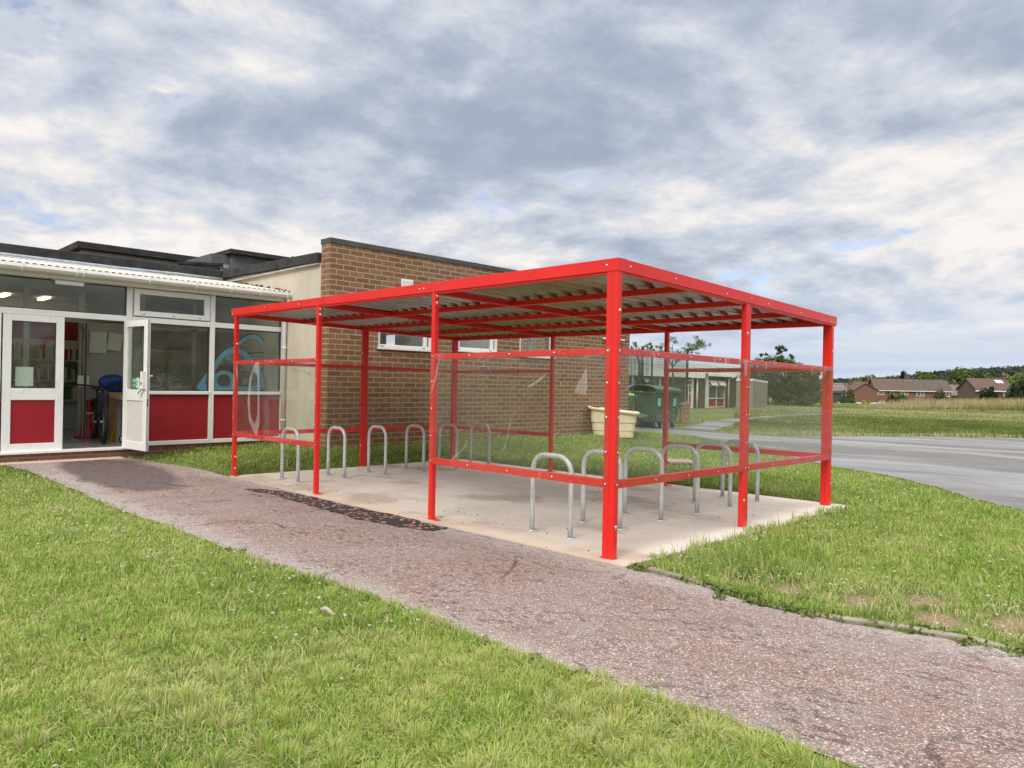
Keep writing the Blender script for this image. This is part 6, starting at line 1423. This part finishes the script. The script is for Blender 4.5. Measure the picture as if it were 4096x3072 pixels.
def lawn_blades():
    x, y, r = polar(NBLADE, 1.5, 34, 4, 86); m = lawn_mask(x, y)
    # behind the building there is nothing to see
    bw = bare(x, y); m &= rng.random(len(x)) > bw * 1.7
    x, y, r = x[m], y[m], r[m]; n = len(x)
    cl = vnoise(x, y, .33) * .6 + vnoise(x + 50, y, .11) * .4; big = vnoise(x, y + 30, 1.7)
    left = x < PL(y) + .3
    h = .020 + .030 * cl ** 1.6 + .018 * rng.random(n)
    h = np.where(left, h, h * 1.05)
    # longer tufts by the kerb, at the slab edges and along the wall
    tuft = 1.3 * np.exp(-((x - .55) ** 2 / .35 + (y + .6) ** 2 / .10)) + .7 * np.exp(-((x - 1.2) ** 2 / .5 + (y + .9) ** 2 / .1)) + .8 * np.exp(-((y - 6.28) / .13) ** 2) * (x > 0) * (x < 4.2) + .7 * np.exp(-((x - 4.05) / .12) ** 2) * (y > -.1) * (y < 6) + .5 * np.exp(-((y + .12) / .16) ** 2) * (x > .25) * (x < 4) + .35 * np.exp(-((x - PL(y) + .06) / .09) ** 2) * (y > -2.6) * (y < 1.5) * (vnoise(x, y, .25) > .45)
    h = h * (1 + 1.25 * tuft * (.5 + rng.random(n)))
    h *= np.where(rng.random(n) < .03, 1.7, 1)
    wd = .0022 + .00066 * r
    wd = np.where(rng.random(n) < .05, wd * 1.8, wd)
    lean = np.clip(.78 + .5 * rng.normal(size=n), .05, 1.5); lean = np.where(tuft > .3, lean * .8, lean)
    # tussocks: blades lean outwards from scattered centres
    cs_ = .13; ci, cj = np.floor(x / cs_).astype(int), np.floor(y / cs_).astype(int)
    cx = (ci + .2 + .6 * NOISE2[ci % 64, cj % 64]) * cs_; cy = (cj + .2 + .6 * NOISE2[(ci + 17) % 64, (cj + 5) % 64]) * cs_; amp = NOISE2[(ci + 31) % 64, (cj + 11) % 64]
    dc = np.hypot(x - cx, y - cy) / cs_; az = np.arctan2(y - cy, x - cx) + rng.normal(size=n) * (.5 + 1.6 * (amp < .45))
    lean = np.clip(.55 + .9 * dc + .5 * rng.normal(size=n), .05, 1.55); h = h * (1 + .7 * (amp > .62) * np.clip(.5 - dc, 0, .5) * 2)
    tint = np.clip(.45 + .22 * (amp - .5) + .30 * (vnoise(x + 9, y, .28) - .5) + .42 * (big - .5) + .17 * rng.normal(size=n) - .10 * tuft - .04 * (y > 5.5) + .06 * left, 0, .84)
    dry = rng.random(n) < .09 + .05 * left + .2 * (vnoise(x, y + 77, .6) > .68) * left + .3 * (bare(x, y) > .12); tint = np.where(dry, rng.uniform(.82, 1, n), tint)
    z = g(x, y) - .006
    return blades(x, y, z, h, wd, lean, az, rng.normal(size=n) * .5, tint)
NBLADE = 640000
v, t_ = lawn_blades(); tag(raw_mesh('lawn_grass', v, 4, M['grass'], t_), 'short uneven green lawn grass with paler dry blades', 'grass', None, 'stuff')
# field beyond the yard: tufts, wider with distance
x, y, r = polar(150000, 15, 95, 6, 28); m = lawn_mask(x, y); x, y, r = x[m], y[m], r[m]; n = len(x); big = vnoise(x, y, 5.0); md = vnoise(x, y, 1.3)
wd = .004 + .0011 * r; h = .06 + .10 * md * rng.random(n) + .0006 * r
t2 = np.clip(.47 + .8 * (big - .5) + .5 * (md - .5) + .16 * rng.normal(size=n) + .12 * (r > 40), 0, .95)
edge = np.array([np.min(np.hypot(B[:, 0] - a, B[:, 1] - c)) for a, c in zip(x, y)]) if n < 400000 else 9
t2 = np.where((edge < .7) & (rng.random(n) < .6), rng.uniform(.85, 1, n), t2)
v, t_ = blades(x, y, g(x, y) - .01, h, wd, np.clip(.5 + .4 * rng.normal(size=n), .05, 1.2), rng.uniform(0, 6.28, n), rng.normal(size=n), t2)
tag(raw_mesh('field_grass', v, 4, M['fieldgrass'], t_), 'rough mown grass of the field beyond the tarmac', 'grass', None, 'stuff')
# tall pinkish hay along the rim
n = 42000; s = rng.random(n); dd = rng.random(n)
x = 52.4 + (66 - 52.4) * s ** 1.1 + dd * 7 * FX; y = 14.2 + (-1.5 - 14.2) * s ** 1.1 + dd * 7 * FY; hmax = np.interp(s, [0, .06, .16, .3, 1], [.15, .36, .62, .85, 1.05]) * (.8 + .35 * vnoise(x, y, 2.2))
h = hmax * (.55 + .55 * rng.random(n)); lowr = rng.random(n) < .6; h = np.where(lowr, h * .55, h); wd = np.full(n, .034)
tint = np.where(lowr, rng.uniform(0, .5, n), rng.uniform(.35, .95, n)); az = rng.uniform(0, 6.28, n)
v, t_ = blades(x, y, g(x, y) - .02, h, wd, np.clip(.22 + .16 * rng.normal(size=n), 0, .8), az, rng.normal(size=n), np.clip(tint, 0, 1))
tag(raw_mesh('hay_grass', v, 4, M['tallgrass'], t_), 'tall pinkish hay grass in seed along the rim of the field', 'grass', None, 'stuff')
# flowers: white clover and daisies in drifts, a few buttercups
def flowers(name, n, mat, label, size, lim, seedo):
    x, y, r = polar(n, 1.6, 26, 5, 85); m = lawn_mask(x, y); x, y, r = x[m], y[m], r[m]
    w = vnoise(x + seedo, y, .55) * .6 + vnoise(x, y + seedo, .2) * .4
    dr = np.zeros(len(x))
    for cx, cy, a, b_, k in ((-2.2, 3.6, .4, 1.3, .2), (-2.1, .9, .3, .9, .08), (.6, -.45, .5, .35, .34), (1.2, -.3, 1.0, .3, .22), (.6, 6.9, .8, .8, .22), (1.1, 7.6, .7, .5, .25), (2.2, -.8, .8, .6, .12), (5.0, .2, 1.0, .8, .16), (6.0, 3.5, 1.5, 1.5, .10), (.6, -1.3, .4, .2, .1)): dr = np.maximum(dr, k * np.exp(-((x - cx) / a) ** 2 - ((y - cy) / b_) ** 2))
    m = rng.random(len(x)) < np.clip((w - lim) * 1.2, 0, .3) * .4 + dr * 1.6; x, y, r = x[m], y[m], r[m]; n = len(x)
    z = g(x, y) + .028 + .03 * rng.random(n); V = []
    s = (size * (.7 + .6 * rng.random(n)) + .00035 * r)
    for k in range(6):
        a0 = k * PI / 3; a1 = a0 + PI / 3; tl = rng.normal(size=n) * .2
        p0 = np.stack([x, y, z + s * .45], -1); p1 = np.stack([x + s * math.cos(a0), y + s * math.sin(a0), z + s * .05 * tl], -1); p2 = np.stack([x + s * math.cos(a1), y + s * math.sin(a1), z + s * .05 * tl], -1); p3 = np.stack([x, y, z - s * .5], -1)
        V.append(np.stack([p0, p1, p3, p2], 1))
    return tag(raw_mesh(name, np.concatenate(V), 4, mat, np.full(n * 6, .5)), label, 'flowers', None, 'stuff')
flowers('clover_flowers', 34000, M['petal'], 'small white clover and daisy heads scattered through the lawn', .0078, .60, 3)
flowers('buttercups', 1500, M['petaly'], 'sparse yellow buttercups in the lawn', .007, .66, 40)
# broad weeds along the kerb and path edge
cs, rs, ct = [], [], []
for k in range(110):
    yk = -.15 - 2.9 * rng.random(); xk = float(PR(yk)) + .05 + rng.normal() * .05; cs.append((xk, yk, float(g(xk, yk)) + .012)); rs.append((.05, .05, .018)); ct.append(int(rng.uniform(10, 26)))
for k in range(16):
    yk = -2.6 + 5 * rng.random(); xk = float(PL(yk)) + rng.normal() * .02; cs.append((xk, yk, float(g(xk, yk)) + .01)); rs.append((.035, .035, .012)); ct.append(int(rng.uniform(6, 14)))
v, t_ = leaf_quads(cs, rs, ct, .016, 0, .6); tag(raw_mesh('edge_weeds', v, 4, M['leaflight'], t_), 'low broad-leaved weeds along the edges of the path', 'weeds', None, 'stuff')
# long straws lying about
n = 900; k = 640
x = np.r_[rng.uniform(.0, .8, k), rng.uniform(-3.3, -1.75, n - k)]; y = np.r_[rng.uniform(-2.3, -.3, k), rng.uniform(-2.2, 2.5, n - k)]
mm = lawn_mask(x, y); x, y = x[mm], y[mm]; n = len(x)
v, t_ = blades(x, y, g(x, y) + .01, rng.uniform(.08, .2, n), np.full(n, .0024), rng.uniform(.7, 1.35, n), rng.uniform(0, 6.28, n), rng.normal(size=n), rng.uniform(.86, 1, n)); tag(raw_mesh('dry_straws', v, 4, M['grass'], t_), 'long pale straws lying across the turf', 'straw', None, 'stuff')
# bits on the slab and path
b = MB(); rr_ = random.Random(8)
for k in range(85):
    x, y = rr_.uniform(-.05, 3.6), rr_.uniform(0, 5.9)
    if rr_.random() < .5: x, y = rr_.uniform(-.07, .5), rr_.uniform(.2, 5.9)
    s = rr_.uniform(.004, .012); st = len(b.v); b.add([(s * math.cos(a) * rr_.uniform(.7, 1.3), s * math.sin(a) * rr_.uniform(.7, 1.3), 0) for a in (0, 1.2, 2.4, 3.6, 5)] + [(0, 0, s * .9)], [(0, 1, 5), (1, 2, 5), (2, 3, 5), (3, 4, 5), (4, 0, 5)]); b.xf(Matrix.Translation((x, y, zt_(x, y) + .014)), st)
tag(b.build('loose_stones', simple('loose_stone', (.10, .065, .05), .9, 0, .4, 30)), 'small loose stones scattered on the concrete slab', 'stones', None, 'stuff')
b = MB(); pts = [Vector((-2.078 + .03 * t, .285 - .10 * t, .034 + .014 * math.sin(t * 5) + .012 * t)) for t in np.linspace(0, 1, 9)]; sdv = Vector((.009, .004, .006))
for i, p in enumerate(pts): k = .4 + .6 * math.sin(PI * (i + .6) / 9.4); b.v += [tuple(p - sdv * k), tuple(p + Vector((0, 0, .008))), tuple(p + sdv * k)]
for i in range(8): b.f += [(i * 3, i * 3 + 1, i * 3 + 4, i * 3 + 3), (i * 3 + 1, i * 3 + 2, i * 3 + 5, i * 3 + 4)]; b.m += [0, 0]; b.smooth += [True, True]
lf = b.build('curled_leaf', simple('pale_dead_leaf', (.36, .31, .26), .8, 0, .12, 30)); lf.modifiers.new('t', 'SOLIDIFY').thickness = .002; tag(lf, 'pale curled dead leaf lying on the near lawn', 'leaf')
